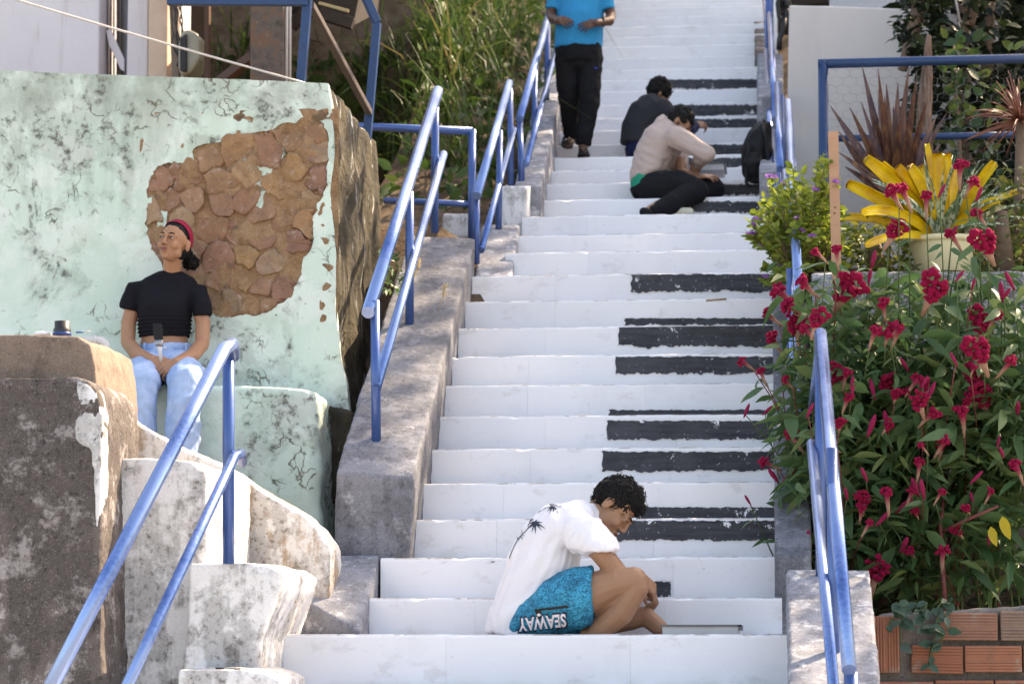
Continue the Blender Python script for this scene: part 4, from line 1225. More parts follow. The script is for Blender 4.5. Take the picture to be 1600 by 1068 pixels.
def decal(polys, name, target, mat, Y0, lift=.004):
    """flat print pressed on the side of a garment: polygons in photo pixels -> cloth surface"""
    me = target.data; bm = bmesh.new(); bm.from_mesh(me); bvh = BVHTree.FromBMesh(bm); bm.free()
    vs = []; fs = []
    for poly in polys:
        b = len(vs); ok = True; new = []
        for x, y in poly:
            p = at(x, y, Y0); h = bvh.ray_cast(V((0, 0, 0)) + p.normalized() * (p.length - 1.2), p.normalized())
            if h[0] is None: ok = False; break
            new.append(h[0] - p.normalized() * lift)
        if not ok: continue
        vs += [tuple(q) for q in new]; fs.append(tuple(range(b, b + len(new))))
    me = bpy.data.meshes.new(name); me.from_pydata(vs, [], fs)
    return obj(name, me, mat, target)
PRINT = plain('dark_print_ink', (.035, .042, .065), .8, .15, .3, 60)
def palm(cx, cy, r, base, seed):
    R = random.Random(seed); pl = []
    for k in range(9):
        a = 2 * pi * k / 9 + R.uniform(-.2, .2); L = r * R.uniform(.75, 1.1) * (1.15 if abs(cos(a)) > .6 else .85)
        for j in range(4):
            t0, t1 = j / 4, (j + 1) / 4; w0, w1 = .16 * r * (1 - t0 * .9), .16 * r * (1 - t1 * .9)
            def q(t, w_): return (cx + cos(a) * L * t - sin(a) * w_, cy + sin(a) * L * t * .95 + cos(a) * w_ + r * .45 * t * t)
            pl.append([q(t0, -w0), q(t1, -w1), q(t1, w1 + .01), q(t0, w0)])
    N = 12
    for j in range(N):
        def c(t): return (cx + (base[0] - cx) * t - 5 * sin(pi * t), cy + (base[1] - cy) * t - 5 * sin(pi * t))
        a, b = c(j / N), c((j + 1) / N); pl.append([a, b, (b[0] + .9, b[1] + .5), (a[0] + .9, a[1] + .5)])
    return pl
decal(palm(864, 789, 12, (824, 822), 1) + palm(836, 817, 13, (795, 872), 2) + palm(810, 834, 9, (793, 862), 3) + palm(830, 810, 5, (815, 830), 4), 'palm_print', tee, PRINT, 10.45)['kind'] = 'stuff'
def word(target, text, cx, cy, w_px, h_px, rot, mat, off, lift, name):
    cu = bpy.data.curves.new(name, 'FONT'); cu.body = text; cu.align_x = 'CENTER'; cu.align_y = 'CENTER'; cu.size = 1; cu.offset = off; cu.resolution_u = 3
    o = bpy.data.objects.new(name, cu); C.objects.link(o)
    dg = bpy.context.evaluated_depsgraph_get(); dg.update(); me = bpy.data.meshes.new_from_object(o.evaluated_get(dg))
    bpy.data.objects.remove(o); bpy.data.curves.remove(cu)
    xs = [v.co.x for v in me.vertices]; ys = [v.co.y for v in me.vertices]; W_ = max(xs) - min(xs); H_ = max(ys) - min(ys)
    mx, my = (max(xs) + min(xs)) / 2, (max(ys) + min(ys)) / 2
    polys = []
    for p in me.polygons:
        l = []
        for i in p.vertices:
            c = me.vertices[i].co; u = (c.x - mx) / W_ * w_px; v = (c.y - my) / H_ * h_px
            a = radians(rot); l.append((cx + u * cos(a) + v * sin(a), cy + u * sin(a) - v * cos(a)))
        polys.append(l)
    return decal(polys, name, target, mat, 10.38, lift)
word(shorts, 'SEAWAY', 847, 972, 80, 27, 174, plain('print_outline', (.02, .025, .05), .7), .045, .006, 'word_outline')
word(shorts, 'SEAWAY', 847, 972, 75, 21, 174, plain('print_white', (.78, .74, .80),   .7, .2, .03), .03, .009, 'word_print')
decal([[(834, 954), (836, 951), (862, 948), (862, 952)], [(862, 948), (887, 944.5), (888, 948.5), (862, 952)], [(836, 952), (846, 951), (845, 966), (838, 966)]], 'pocket_zip', shorts, plain('black_zip', (.012, .012, .014), .5), 10.38, .009)
decal([[(838, 960), (842, 957), (846, 960), (842, 962.5)]], 'zip_mark', shorts, plain('zip_mark_white', (.75, .73, .75), .6), 10.38, .012)

# ------------------------------------------------------------------ standing man
mn = thing('person', 'man in a turquoise t-shirt and black trousers walking down the stairs', 'person', P(905, 240, 17.3))
mb = MB(); Ym = 17.42
Mm = frame(P(908, -72, 17.35), (.03, -.98, -.2), (0, -.1, 1)); HM = .80
head_shape(mb, Mm, HM, 0)
mb.chain([(Mm @ V((0, .02, -.06)), .045), (P(908, -38, Ym), .05)])
mb.chain([(P(880, -22, Ym), .055), (P(908, -30, Ym), .06), (P(936, -22, Ym), .055)])
mb.loft([(P(906, 95, Ym), X3 * .15, Y3 * .11), (P(905, 60, Ym), X3 * .15, Y3 * .12), (P(906, 20, Ym), X3 * .145, Y3 * .11), (P(908, -20, Ym), X3 * .15, Y3 * .085)])
mb.chain([(P(872, -16, Ym), .048), (P(861, 22, Ym), .036), (P(864, 30, 17.36), .036), (P(874, 33, 17.22), .025)])
mb.chain([(P(944, -16, Ym), .048), (P(955, 24, Ym), .036), (P(952, 33, 17.34), .036), (P(932, 36, 17.22), .025)])
hand(mb, hframe(P(868, 31, 17.24), (.75, -.35, -.2), (-.3, -.8, .5)), 1, (25, 35, 25), .85, 4)
hand(mb, hframe(P(934, 35, 17.24), (-.85, -.2, -.25), (.1, -.9, .4)), -1, (15, 25, 15), .85, 5)
for pts in ([(890, 88, Ym, .085), (888, 155, 17.45, .055), (893, 215, 17.62, .035), (892, 221, 17.58, .030), (886, 224, 17.46, .022)], [(922, 88, Ym, .085), (920, 160, 17.36, .055), (911, 230, 17.36, .035), (911, 237, 17.33, .030), (912, 241, 17.21, .024)]):
    mb.chain([(P(a, b, c), r) for a, b, c, r in pts])
mb.chain([(P(880, 224, 17.50), .016), (P(890, 224, 17.42), .018)])
remesh(mb, 'body', SK_M, mn, .0045, 2)
hair_cap(Mm, HM, mn, [((0, .022, .043), (.081, .098, .088)), ((0, .055, .0), (.07, .06, .07))], .003, 60)
face_parts(Mm, HM, mn, plain('man_lip', (.12, .05, .045), .5))
TEAL = cloth_mat('turquoise_tshirt_cloth', (.012, .25, .50), .85, 400, .15)
mb = MB()
mb.loft([(P(903, 76, Ym), X3 * .168, Y3 * .135), (P(904, 60, Ym), X3 * .168, Y3 * .14), (P(906, 25, Ym), X3 * .162, Y3 * .145), (P(908, -8, Ym), X3 * .165, Y3 * .12), (P(908, -26, Ym), X3 * .14, Y3 * .085), (P(908, -36, Ym), X3 * .07, Y3 * .06)])
mb.loft([(P(885, -22, Ym), V((.01, 0, .06)), Y3 * .065), (P(870, -10, Ym), V((-.05, 0, .03)), Y3 * .065), (P(865, 16, Ym), V((-.056, 0, .012)), Y3 * .060)])
mb.loft([(P(930, -22, Ym), V((.01, 0, .06)), Y3 * .065), (P(944, -10, Ym), V((.05, 0, .03)), Y3 * .065), (P(949, 16, Ym), V((.054, 0, .012)), Y3 * .060)])
_f = folds(.009, (.3, 0, 1), 2.5, 12, 9)
remesh(mb, 'tshirt', TEAL, mn, .009, 2, _f)
TROU = cloth_mat('black_trouser_cloth', (.010, .010, .012), .85, 300, .3)
mb = MB()
mb.ball(P(905, 100, Ym), (.10, .115, .07))
mb.loft([(P(904, 98, Ym), X3 * .162, Y3 * .125), (P(904, 70, Ym), X3 * .160, Y3 * .13)])
mb.chain([(P(887, 92, Ym), .088), (P(888, 150, 17.44), .072), (P(893, 208, 17.60), .052)])
mb.cone(P(892, 190, 17.56), .056, P(893, 215, 17.60), .052)
mb.chain([(P(922, 92, Ym), .086), (P(921, 160, 17.37), .070), (P(913, 218, 17.37), .050)])
mb.cone(P(914, 200, 17.36), .054, P(911, 226, 17.37), .052)
_f = folds(.012, (.7, 0, .4), 3, 14, 12)
tr_ = remesh(mb, 'trousers', TROU, mn, .009, 2, _f)
def blue_mark():
    pts = [(928.5, 103.5), (930.5, 106), (933, 106.2), (935, 103), (933, 107.5), (930, 107.6)]
    return decal([[pts[0], pts[1], pts[5]], [pts[1], pts[2], pts[4], pts[5]], [pts[2], pts[3], pts[4]]], 'blue_mark', tr_, plain('blue_ink', (.02, .04, .45), .6), 17.3, .006)
blue_mark()
SOLE = plain('black_rubber', (.012, .012, .012), .6, .3)
for x, y, Y in ((886, 226.5, 17.5), (912, 244, 17.25)):
    mb = MB(); c = P(x, y, Y)
    mb.loft([(c + V((0, 0, -.008)), X3 * .042, Y3 * .115), (c + V((0, 0, .008)), X3 * .042, Y3 * .115)])
    fl = mb.build('flip_flop', SOLE, mn)
    mb = MB(); mb.tube([c + V((-.038, .02, .006)), c + V((-.02, -.04, .045)), c + V((0, -.075, .012)), c + V((.02, -.04, .045)), c + V((.038, .02, .006))], .007, 6); mb.build('strap', SOLE, fl, True)
mb = MB(); c = P(943, 34, 17.28); mb.tube([c + V((0, .032 * cos(a), .032 * sin(a))) for a in [2 * pi * k / 14 for k in range(15)]], .008, 8); mb.build('wristband', SOLE, mn, True)

# ------------------------------------------------------------------ painter in the dark hoodie
dk = thing('person', 'curly haired painter in a charcoal hoodie and navy trousers bent over the upper steps', 'person', P(1010, 246, 17.5))
Yd = 17.45
Md = frame(P(1030, 146, 17.5), (.72, .35, -.5), (.55, .1, .8)); HD = .80
mb = MB(); head_shape(mb, Md, HD, 0)
mb.chain([(Md @ V((0, .02, -.05)), .045), (P(1022, 170, Yd), .055)])
mb.loft([(P(1003, 240, Yd), X3 * .12, Y3 * .14), (P(1008, 200, Yd), X3 * .11, Y3 * .13), (P(1022, 172, Yd), V((.08, 0, -.05)), Y3 * .13)])
mb.chain([(P(1034, 172, 17.36), .055), (P(1066, 205, 17.36), .042), (P(1088, 196, 17.7), .028)])
hand(mb, hframe(P(1084, 196, 17.68), (.9, .3, .1), (0, -.8, .5)), 1, (35, 45, 30), .85, 3)
for pts in ([(1003, 235, 17.4, .09), (1050, 215, 17.45, .07), (1058, 250, 17.5, .05)], [(1003, 235, 17.6, .09), (1052, 225, 17.7, .07), (1040, 246, 17.75, .05)]):
    mb.chain([(P(a, b, c), r) for a, b, c, r in pts])
remesh(mb, 'body', SK_P, dk, .005, 2)
hair_cap(Md, HD, dk, [((0, .02, .045), (.096, .105, .098)), ((0, .055, .01), (.085, .07, .075))], .012, 30, 420, .03, 5, .007, .0045)
CHAR = cloth_mat('charcoal_hoodie_cloth', (.028, .030, .036), .92, 260, .2)
NAVY = cloth_mat('navy_cloth', (.012, .017, .060), .9, 260, .2)
mb = MB()
mb.loft([(P(1000, 228, Yd), V((.135, 0, -.02)), Y3 * .18), (P(1002, 205, Yd), V((.130, 0, -.05)), Y3 * .18), (P(1013, 182, Yd), V((.115, 0, -.085)), Y3 * .185), (P(1027, 167, Yd), V((.075, 0, -.085)), Y3 * .16), (P(1036, 160, Yd), V((.05, 0, -.06)), Y3 * .09)])
mb.chain([(P(1036, 172, 17.34), .075), (P(1058, 196, 17.30), .062)])
mb.ball(P(1012, 162, 17.5), (.075, .10, .055))
remesh(mb, 'hoodie', CHAR, dk, .010, 2, folds(.010, (.6, 0, .6), 3, 12, 6))
mb = MB(); mb.chain([(P(1054, 192, 17.31), .060), (P(1072, 206, 17.36), .058), (P(1084, 198, 17.6), .040)])
remesh(mb, 'sleeve', NAVY, dk, .009, 2, folds(.006, (.2, 0, 1), 3, 14, 2))
mb = MB(); mb.loft([(P(1008, 250, Yd), X3 * .125, Y3 * .18), (P(1006, 232, Yd), X3 * .128, Y3 * .18), (P(1012, 206, Yd), X3 * .115, Y3 * .165)])
mb.chain([(P(1010, 236, 17.32), .095), (P(1052, 218, 17.4), .078), (P(1060, 245, 17.5), .06)])
mb.chain([(P(1012, 236, 17.6), .09), (P(1060, 232, 17.7), .075), (P(1070, 240, 17.7), .05)])
remesh(mb, 'trousers', NAVY, dk, .010, 2, folds(.008, (.5, 0, .7), 3, 12, 3))

# ------------------------------------------------------------------ painter in the beige hoodie
bg_ = thing('person', 'painter in a beige hoodie, green undershirt and black trousers sitting sideways on the steps', 'person', P(1040, 320, 15.9))
Ye = 15.95
Me = frame(P(1063, 192, 15.88), (.72, -.12, -.68), (.66, 0, .75)); HE = .82
mb = MB(); head_shape(mb, Me, HE, 0)
mb.chain([(Me @ V((0, .03, -.05)), .045), (P(1045, 205, Ye), .05)])
mb.loft([(P(1020, 300, Ye), X3 * .12, Y3 * .14), (P(1018, 260, Ye), X3 * .105, Y3 * .13), (P(1034, 222, Ye), V((.10, 0, -.05)), Y3 * .14), (P(1046, 208, Ye), V((.05, 0, -.06)), Y3 * .12)])
mb.chain([(P(1066, 218, 15.78), .055), (P(1107, 240, 15.76), .045), (P(1090, 256, 15.92), .03)])
mb.chain([(P(1060, 225, 16.1), .05), (P(1064, 272, 16.0), .04), (P(1092, 277, 15.9), .025)])
hand(mb, hframe(P(1094, 255, 15.92), (-.5, .4, -.55), (.4, -.7, .5)), -1, (30, 40, 30), .85, 3)
hand(mb, hframe(P(1088, 277, 15.88), (.9, -.1, .05), (0, -.4, .9)), 1, (12, 18, 12), .85, 5)
mb.chain([(P(1020, 290, 15.85), .09), (P(1086, 296, 15.70), .06), (P(1020, 328, 15.55), .04), (P(1010, 332, 15.52), .03)])
mb.chain([(P(1030, 290, 16.05), .09), (P(1116, 294, 15.98), .06), (P(1065, 322, 15.72), .04), (P(1074, 330, 15.62), .026)])
remesh(mb, 'body', SK_P, bg_, .005, 2)
face_parts(Me, HE, bg_, plain('painter_lip', (.25, .10, .08), .5))
hair_cap(Me, HE, bg_, [((0, .02, .045), (.088, .098, .09)), ((0, .055, .01), (.08, .066, .07))], .008, 30, 260, .03, 6, .007, .004)
BEIGE = cloth_mat('beige_hoodie_cloth', (.47, .375, .34), .95, 260, .08)
mb = MB()
mb.loft([(P(1015, 276, Ye), V((.118, 0, .035)), Y3 * .17), (P(1017, 262, Ye), V((.130, 0, .02)), Y3 * .175), (P(1026, 238, Ye), V((.130, 0, -.02)), Y3 * .18), (P(1038, 218, Ye), V((.115, 0, -.06)), Y3 * .185), (P(1052, 204, Ye), V((.06, 0, -.085)), Y3 * .15), (P(1060, 198, Ye), V((.045, 0, -.055)), Y3 * .08)])
mb.chain([(P(1058, 214, 15.78), .070), (P(1084, 229, 15.75), .056), (P(1105, 240, 15.74), .049), (P(1091, 254, 15.90), .040)])
mb.chain([(P(1058, 222, 16.1), .07), (P(1062, 262, 16.05), .055)])
_f = folds(.012, (.7, 0, -.35), 4, 17, 4)
remesh(mb, 'hoodie', BEIGE, bg_, .009, 2, _f)
mb = MB(); hc = P(1051, 203, Ye); hd = V((.73, 0, .69)); he = V((-.69, 0, .73))
hp_ = [(hc + Y3 * (.098 * cos(a)) + he * (.080 * sin(a)) - hd * (.012 * sin(a)), .030) for a in [2 * pi * k / 14 for k in range(15)]]
mb.chain(hp_); mb.loft([(hc - hd * .14 + he * .035, Y3 * .05, hd * .03), (hc - hd * .10 + he * .055, Y3 * .11, he * .045), (hc - hd * .02 + he * .07, Y3 * .11, he * .050), (hc + hd * .02 + he * .08, Y3 * .085, he * .03)], 16)
remesh(mb, 'hood', BEIGE, bg_, .007, 1, folds(.006, (.6, 0, .5), 4, 20, 1))
for p_, q_, r_ in ((P(1097, 247, 15.84), P(1090, 255, 15.91), .043), (P(1062, 262, 16.05), P(1063, 268, 16.03), .050)):
    mb = MB(); mb.cone(p_, r_, q_, r_ * .95); mb.build('cuff', cloth_mat('beige_rib_cloth', (.40, .31, .28), .95), bg_, True)
mb = MB(); mb.loft([(P(1014.5, 279, Ye), V((.119, 0, .037)), Y3 * .171), (P(1015.5, 273, Ye), V((.124, 0, .035)), Y3 * .175)]); remesh(mb, 'hem_band', cloth_mat('beige_hem_cloth', (.41, .32, .29), .95), bg_, .008, 1)
mb = MB(); mb.loft([(P(1018, 295, Ye), V((.125, 0, .045)), Y3 * .165), (P(1012, 272, Ye), V((.112, 0, .045)), Y3 * .168)])
remesh(mb, 'undershirt', cloth_mat('green_undershirt_cloth', (.004, .27, .17), .9), bg_, .009, 2, folds(.004, (1, 0, .4), 3, 14, 1))
BLKJ = cloth_mat('black_jean_cloth', (.012, .012, .015), .88, 260, .3)
mb = MB()
mb.loft([(P(1022, 306, Ye), X3 * .14, Y3 * .18), (P(1020, 296, Ye), X3 * .15, Y3 * .18), (P(1024, 283, Ye), V((.125, 0, .045)), Y3 * .165)])
mb.chain([(P(1022, 294, 15.84), .105), (P(1060, 290, 15.76), .095), (P(1088, 298, 15.68), .075), (P(1050, 318, 15.60), .065), (P(1020, 331, 15.54), .042)])
mb.chain([(P(1030, 292, 16.02), .105), (P(1080, 291, 15.98), .085), (P(1114, 294, 15.94), .072), (P(1085, 310, 15.85), .062), (P(1066, 318, 15.74), .045)])
remesh(mb, 'trousers', BLKJ, bg_, .009, 2, folds(.008, (.6, 0, -.5), 3, 13, 8))
mb = MB(); mb.chain([(P(1052, 330, 15.62), .030), (P(1078, 331, 15.58), .026)]); remesh(mb, 'sandal', plain('cream_sandal', (.62, .58, .46), .7), bg_, .007, 2)
mb = MB(); mb.chain([(P(1006, 331, 15.52), .03), (P(1014, 333, 15.48), .028)]); remesh(mb, 'shoe', BLKJ, bg_, .007, 2)
# ================================================================== PLANTS
def leaf_mat(name, cols, trans=.35, rough=.5, tcol=None, attr=False):
    t = NT(name)
    f = t.attr('tint')[2] if attr else t.rand()
    c = t.ramp(f, [(k / (len(cols) - 1), v) for k, v in enumerate(cols)])
    c = t.mix(t.mul(t.noise(40, 4), .4), c, tuple(x * .6 for x in cols[0]))
    t.out(c, rough, .35)
    tr = t.n('BsdfTranslucent'); m = t.n('MixShader'); m.inputs[0].default_value = trans
    y = t.mix(.5, c, tcol) if tcol else c
    t.set(tr.inputs[0], y)
    t.t.links.new(t.b.outputs[0], m.inputs[1]); t.t.links.new(tr.outputs[0], m.inputs[2])
    t.t.links.new(m.outputs[0], t.t.nodes['Material Output'].inputs[0])
    return t.m

def leaf_geo(wd=.22, sag=.25, fold=.25, n=5, wave=0.0, tip=1.0, seed=0):
    """unit leaf along +X: pointed, folded on its midrib, drooping"""
    vs = []; fs = []
    for i in range(n + 1):
        t = i / n; w_ = wd * .5 * (sin(pi * min(1, t ** .8 * 1.0)) ** .8 if 0 < t < 1 else .02)
        z = -sag * t * t + wave * noise.noise(Vector((t * 4, seed, 0)))
        vs += [(t, w_, z + fold * w_ + wave * .5 * noise.noise(Vector((t * 6, seed, 3)))), (t, 0, z), (t, -w_, z + fold * w_ + wave * .5 * noise.noise(Vector((t * 6, seed, 7))))]
    for i in range(n):
        a = i * 3
        fs += [(a, a + 1, a + 4, a + 3), (a + 1, a + 2, a + 5, a + 4)]
    return vs, fs
def leaf_me(name, mat, **k):
    vs, fs = leaf_geo(**k); me = bpy.data.meshes.new(name); me.from_pydata(vs, [], fs); me.materials.append(mat)
    me.polygons.foreach_set('use_smooth', [True] * len(me.polygons)); return me
def lframe(pos, d, s, roll=0.0, up=Z3, ws=1.0):
    x = Vector(d).normalized(); z = up - x * up.dot(x)
    z = z.normalized() if z.length > 1e-3 else x.orthogonal().normalized()
    z.rotate(Matrix.Rotation(roll, 3, x)); y = z.cross(x)
    return Matrix(((x.x * s, y.x * s * ws, z.x * s, pos[0]), (x.y * s, y.y * s * ws, z.y * s, pos[1]), (x.z * s, y.z * s * ws, z.z * s, pos[2]), (0, 0, 0, 1)))
class Leaves:
    """many small leaves joined into one mesh, each with its own tint"""
    def __init__(s): s.v = []; s.f = []; s.t = []
    def add(s, geo, M, tint):
        b = len(s.v); vs, fs = geo
        s.v += [tuple(M @ Vector(v)) for v in vs]; s.f += [tuple(i + b for i in f) for f in fs]; s.t += [tint] * len(vs)
    def build(s, name, mat, parent=None, kind='stuff'):
        me = bpy.data.meshes.new(name); me.from_pydata(s.v, [], s.f)
        a = me.attributes.new('tint', 'FLOAT', 'POINT'); a.data.foreach_set('value', s.t)
        me.polygons.foreach_set('use_smooth', [True] * len(me.polygons))
        o = obj(name, me, mat, parent)
        if kind: o['kind'] = kind
        return o
def rdir(R, zmin=-1, zmax=1):
    a = R.uniform(0, 2 * pi); z = R.uniform(zmin, zmax); q = math.sqrt(max(0, 1 - z * z))
    return V((q * cos(a), q * sin(a), z))

STEM = plain('green_stem', (.075, .11, .045), .7, .2, .3, 30)
REDSTEM = plain('red_stem', (.17, .05, .045), .6, .25, .3, 30)
BARK = plain('grey_brown_bark', (.17, .12, .09), .9, .1, .4, 25, 0, .8, 40)

# ---------------- grass bank
GRASS = leaf_mat('bank_grass', [(.024, .050, .012), (.046, .090, .020), (.074, .122, .03), (.12, .13, .04), (.20, .16, .07)], .35, .55, None, True)
R = random.Random(11); G = Leaves()
def blade_geo(wd, bend, n=4):
    vs = []; fs = []
    for i in range(n + 1):
        t = i / n; w_ = wd * (1 - t ** 1.6) * .5 + .001
        a = bend * t; x = t * sin(a) * .9; z = t * cos(a * .9)
        vs += [(x, w_, z), (x, -w_, z)]
    for i in range(n): fs.append((2 * i, 2 * i + 1, 2 * i + 3, 2 * i + 2))
    return vs, fs
blades = [blade_geo(w_, b) for w_ in (.010, .017, .027) for b in (.3, .9, 1.5, 2.1)]
for k in range(900):
    x = -2.02 - R.random() ** 1.2 * 5.0; y = R.uniform(14.9, 25.5)
    if x < -2.5 and y < 17.8: continue
    if y < 15.6 and R.random() < .6: continue
    c = V((x, y, hill_z(x, y) - .08)); dry = R.random(); big_ = R.uniform(.25, .8) * (.7 if y < 16.5 else 1); lush = fbm(c, .6, 2) > .0
    for j in range(R.randint(18, 34)):
        a = R.uniform(0, 2 * pi); s = big_ * R.uniform(.5, 1.2)
        M = Matrix.Translation(c + V((R.gauss(0, .09), R.gauss(0, .09), 0))) @ Matrix.Rotation(a, 4, 'Z') @ Matrix.Rotation(R.uniform(-.1, .5), 4, 'Y') @ Matrix.Diagonal((s, s ** .4, s, 1))
        tint = R.uniform(.0, .55) + (.1 if lush else .25) * R.random() + (.35 if dry > .8 and R.random() < .5 else 0)
        G.add(R.choice(blades), M, min(1, tint))
for k in range(5200):                      # short weeds between the tussocks
    x = -1.72 - R.random() * 5; y = R.uniform(15.2, 24)
    if x < -2.5 and y < 17.8: continue
    M = lframe(V((x, y, hill_z(x, y) - .05 + R.uniform(0, .16))), rdir(R, -.1, .8), R.uniform(.07, .16), R.uniform(0, 6))
    G.add(leaf_geo(.45, .3, .2, 3), M, R.uniform(.1, .6))
for k in range(3200):
    x = -2.4 - R.random() * 5; y = R.uniform(17.5, 19.4); q = R.random()
    c = V((x, y, hill_z(x, y) - .04))
    if q < .4:
        G.add(R.choice(blades), Matrix.Translation(c) @ Matrix.Rotation(R.uniform(-2.4, -.6), 4, 'Z') @ Matrix.Rotation(R.uniform(.0, .7), 4, 'Y') @ Matrix.Scale(R.uniform(.25, .6), 4), R.uniform(.1, .6))
    else:
        G.add(leaf_geo(.45, .3, .2, 3), lframe(c + V((0, -.06, R.uniform(0, .2))), rdir(R, -.1, .8), R.uniform(.08, .18), R.uniform(0, 6)), R.uniform(.15, .65))
g_ = G.build('bank_grass', GRASS); setp(g_, 'tall green grass and weeds covering the bank left of the upper stairs', 'grass', None, 'stuff')

# ---------------- red cockscomb plants in the bed
LEAFC = leaf_mat('cockscomb_leaf', [(.055, .12, .048), (.08, .165, .065), (.11, .195, .08), (.16, .22, .08), (.085, .175, .085)], .35, .45)
CREST = NT('crimson_velvet'); _n = CREST.noise(120, 4, .7)
CREST.bump(_n, .8, .006); CREST.b.inputs['Sheen Weight'].default_value = .3; CREST.b.inputs['Sheen Tint'].default_value = (.9, .1, .2, 1)
CREST = CREST.out(CREST.mix(_n, (.15, .002, .022), (.31, .006, .052)), .85, .12)
NECK = NT('pink_flower_neck'); _n = NECK.noise(60, 4, .7)
NECK.bump(_n, .6, .005)
_g = NECK.sep(NECK.gen())[2]
NECK = NECK.out(NECK.mix(NECK.step(_g, .30, .70), NECK.mix(_n, (.26, .13, .10), (.38, .25, .18)), (.24, .025, .055)), .85, .12)
MAGENTA = plain('magenta_spike', (.24, .012, .06), .8, .2, .4, 70, 0, .6, 150)
def two_mat(mbs, name):
    me = bpy.data.meshes.new(name); v = []; f = []; mi = []
    for mb, i in mbs:
        b = len(v); v += mb.v; f += [tuple(a + b for a in q) for q in mb.f]; mi += [i] * len(mb.f)
    me.from_pydata(v, [], f); me.polygons.foreach_set('material_index', mi); me.polygons.foreach_set('use_smooth', [True] * len(f))
    return me
def crest_me(seed, big):
    """unit cockscomb along +Z: fleshy neck widening into a ruffled velvet crest"""
    R = random.Random(seed); nk = MB(); cr = MB()
    if big:
        nk.loft([(V((0, 0, -.35)), X3 * .05, Y3 * .05), (V((0, 0, 0)), X3 * .09, Y3 * .08), (V((.02, 0, .25)), X3 * .16, Y3 * .10)], 10)
        for k in range(62):
            u = R.uniform(-1, 1); h = R.random()
            ax = .10 + .36 * h * (1 - .35 * h); c = V((u * ax + .06 * sin(seed + h * 5), R.uniform(-.15, .15) * (1 - .5 * h), .16 + .72 * h * (1 - .35 * u * u) + .05 * sin(seed * 2 + u * 6)))
            q = R.uniform(.055, .105); cr.ball(c, (q, q * R.uniform(.6, 1.2), q * R.uniform(.6, 1)), 6, 4)
    else:
        bend = R.uniform(-.25, .25); tip = V((bend, 0, .66))
        nk.loft([(V((0, 0, -.2)), X3 * .035, Y3 * .035), (V((bend * .1, 0, .1)), X3 * .06, Y3 * .06), (V((bend * .5, 0, .42)), X3 * .09, Y3 * .08), (tip, X3 * .15, Y3 * .11)], 10)
        for k in range(24):
            a = R.uniform(0, 6.28); r = R.random() ** .5 * .25
            c = tip + V((r * cos(a), r * .7 * sin(a), .02 + R.uniform(-.10, .10) + .3 * (.2 - r)))
            q = R.uniform(.05, .085); cr.ball(c, (q, q, q * .9), 6, 4)
    for i, v in enumerate(cr.v):
        p = V(v); cr.v[i] = tuple(p + V((noise.noise(p * 14), noise.noise(p * 14 + V((9, 0, 0))), noise.noise(p * 14 + V((0, 9, seed))))) * .035)
    me = two_mat([(nk, 0), (cr, 1)], 'flower_head'); me.materials.append(NECK); me.materials.append(CREST); return me
def spike_me():
    a = MB(); a.loft([(V((0, 0, -.3)), X3 * .04, Y3 * .04), (V((0, 0, 0)), X3 * .10, Y3 * .10), (V((0, 0, .45)), X3 * .15, Y3 * .15), (V((0, 0, .8)), X3 * .11, Y3 * .11), (V((0, 0, 1)), X3 * .02, Y3 * .02)], 8)
    me = two_mat([(a, 0)], 'flower_spike'); me.materials.append(MAGENTA); return me
BIG = [crest_me(s, True) for s in (1, 2, 3, 7)]; SMALL = [crest_me(s, False) for s in (4, 5, 6, 8, 9)]; SPIKE = spike_me()
LC = [leaf_me('leaf', LEAFC, wd=w_, sag=s, fold=.35, wave=.05, seed=i) for i, (w_, s) in enumerate(((.26, .15), (.30, .30), (.22, .45), (.34, .10), (.25, .55)))]
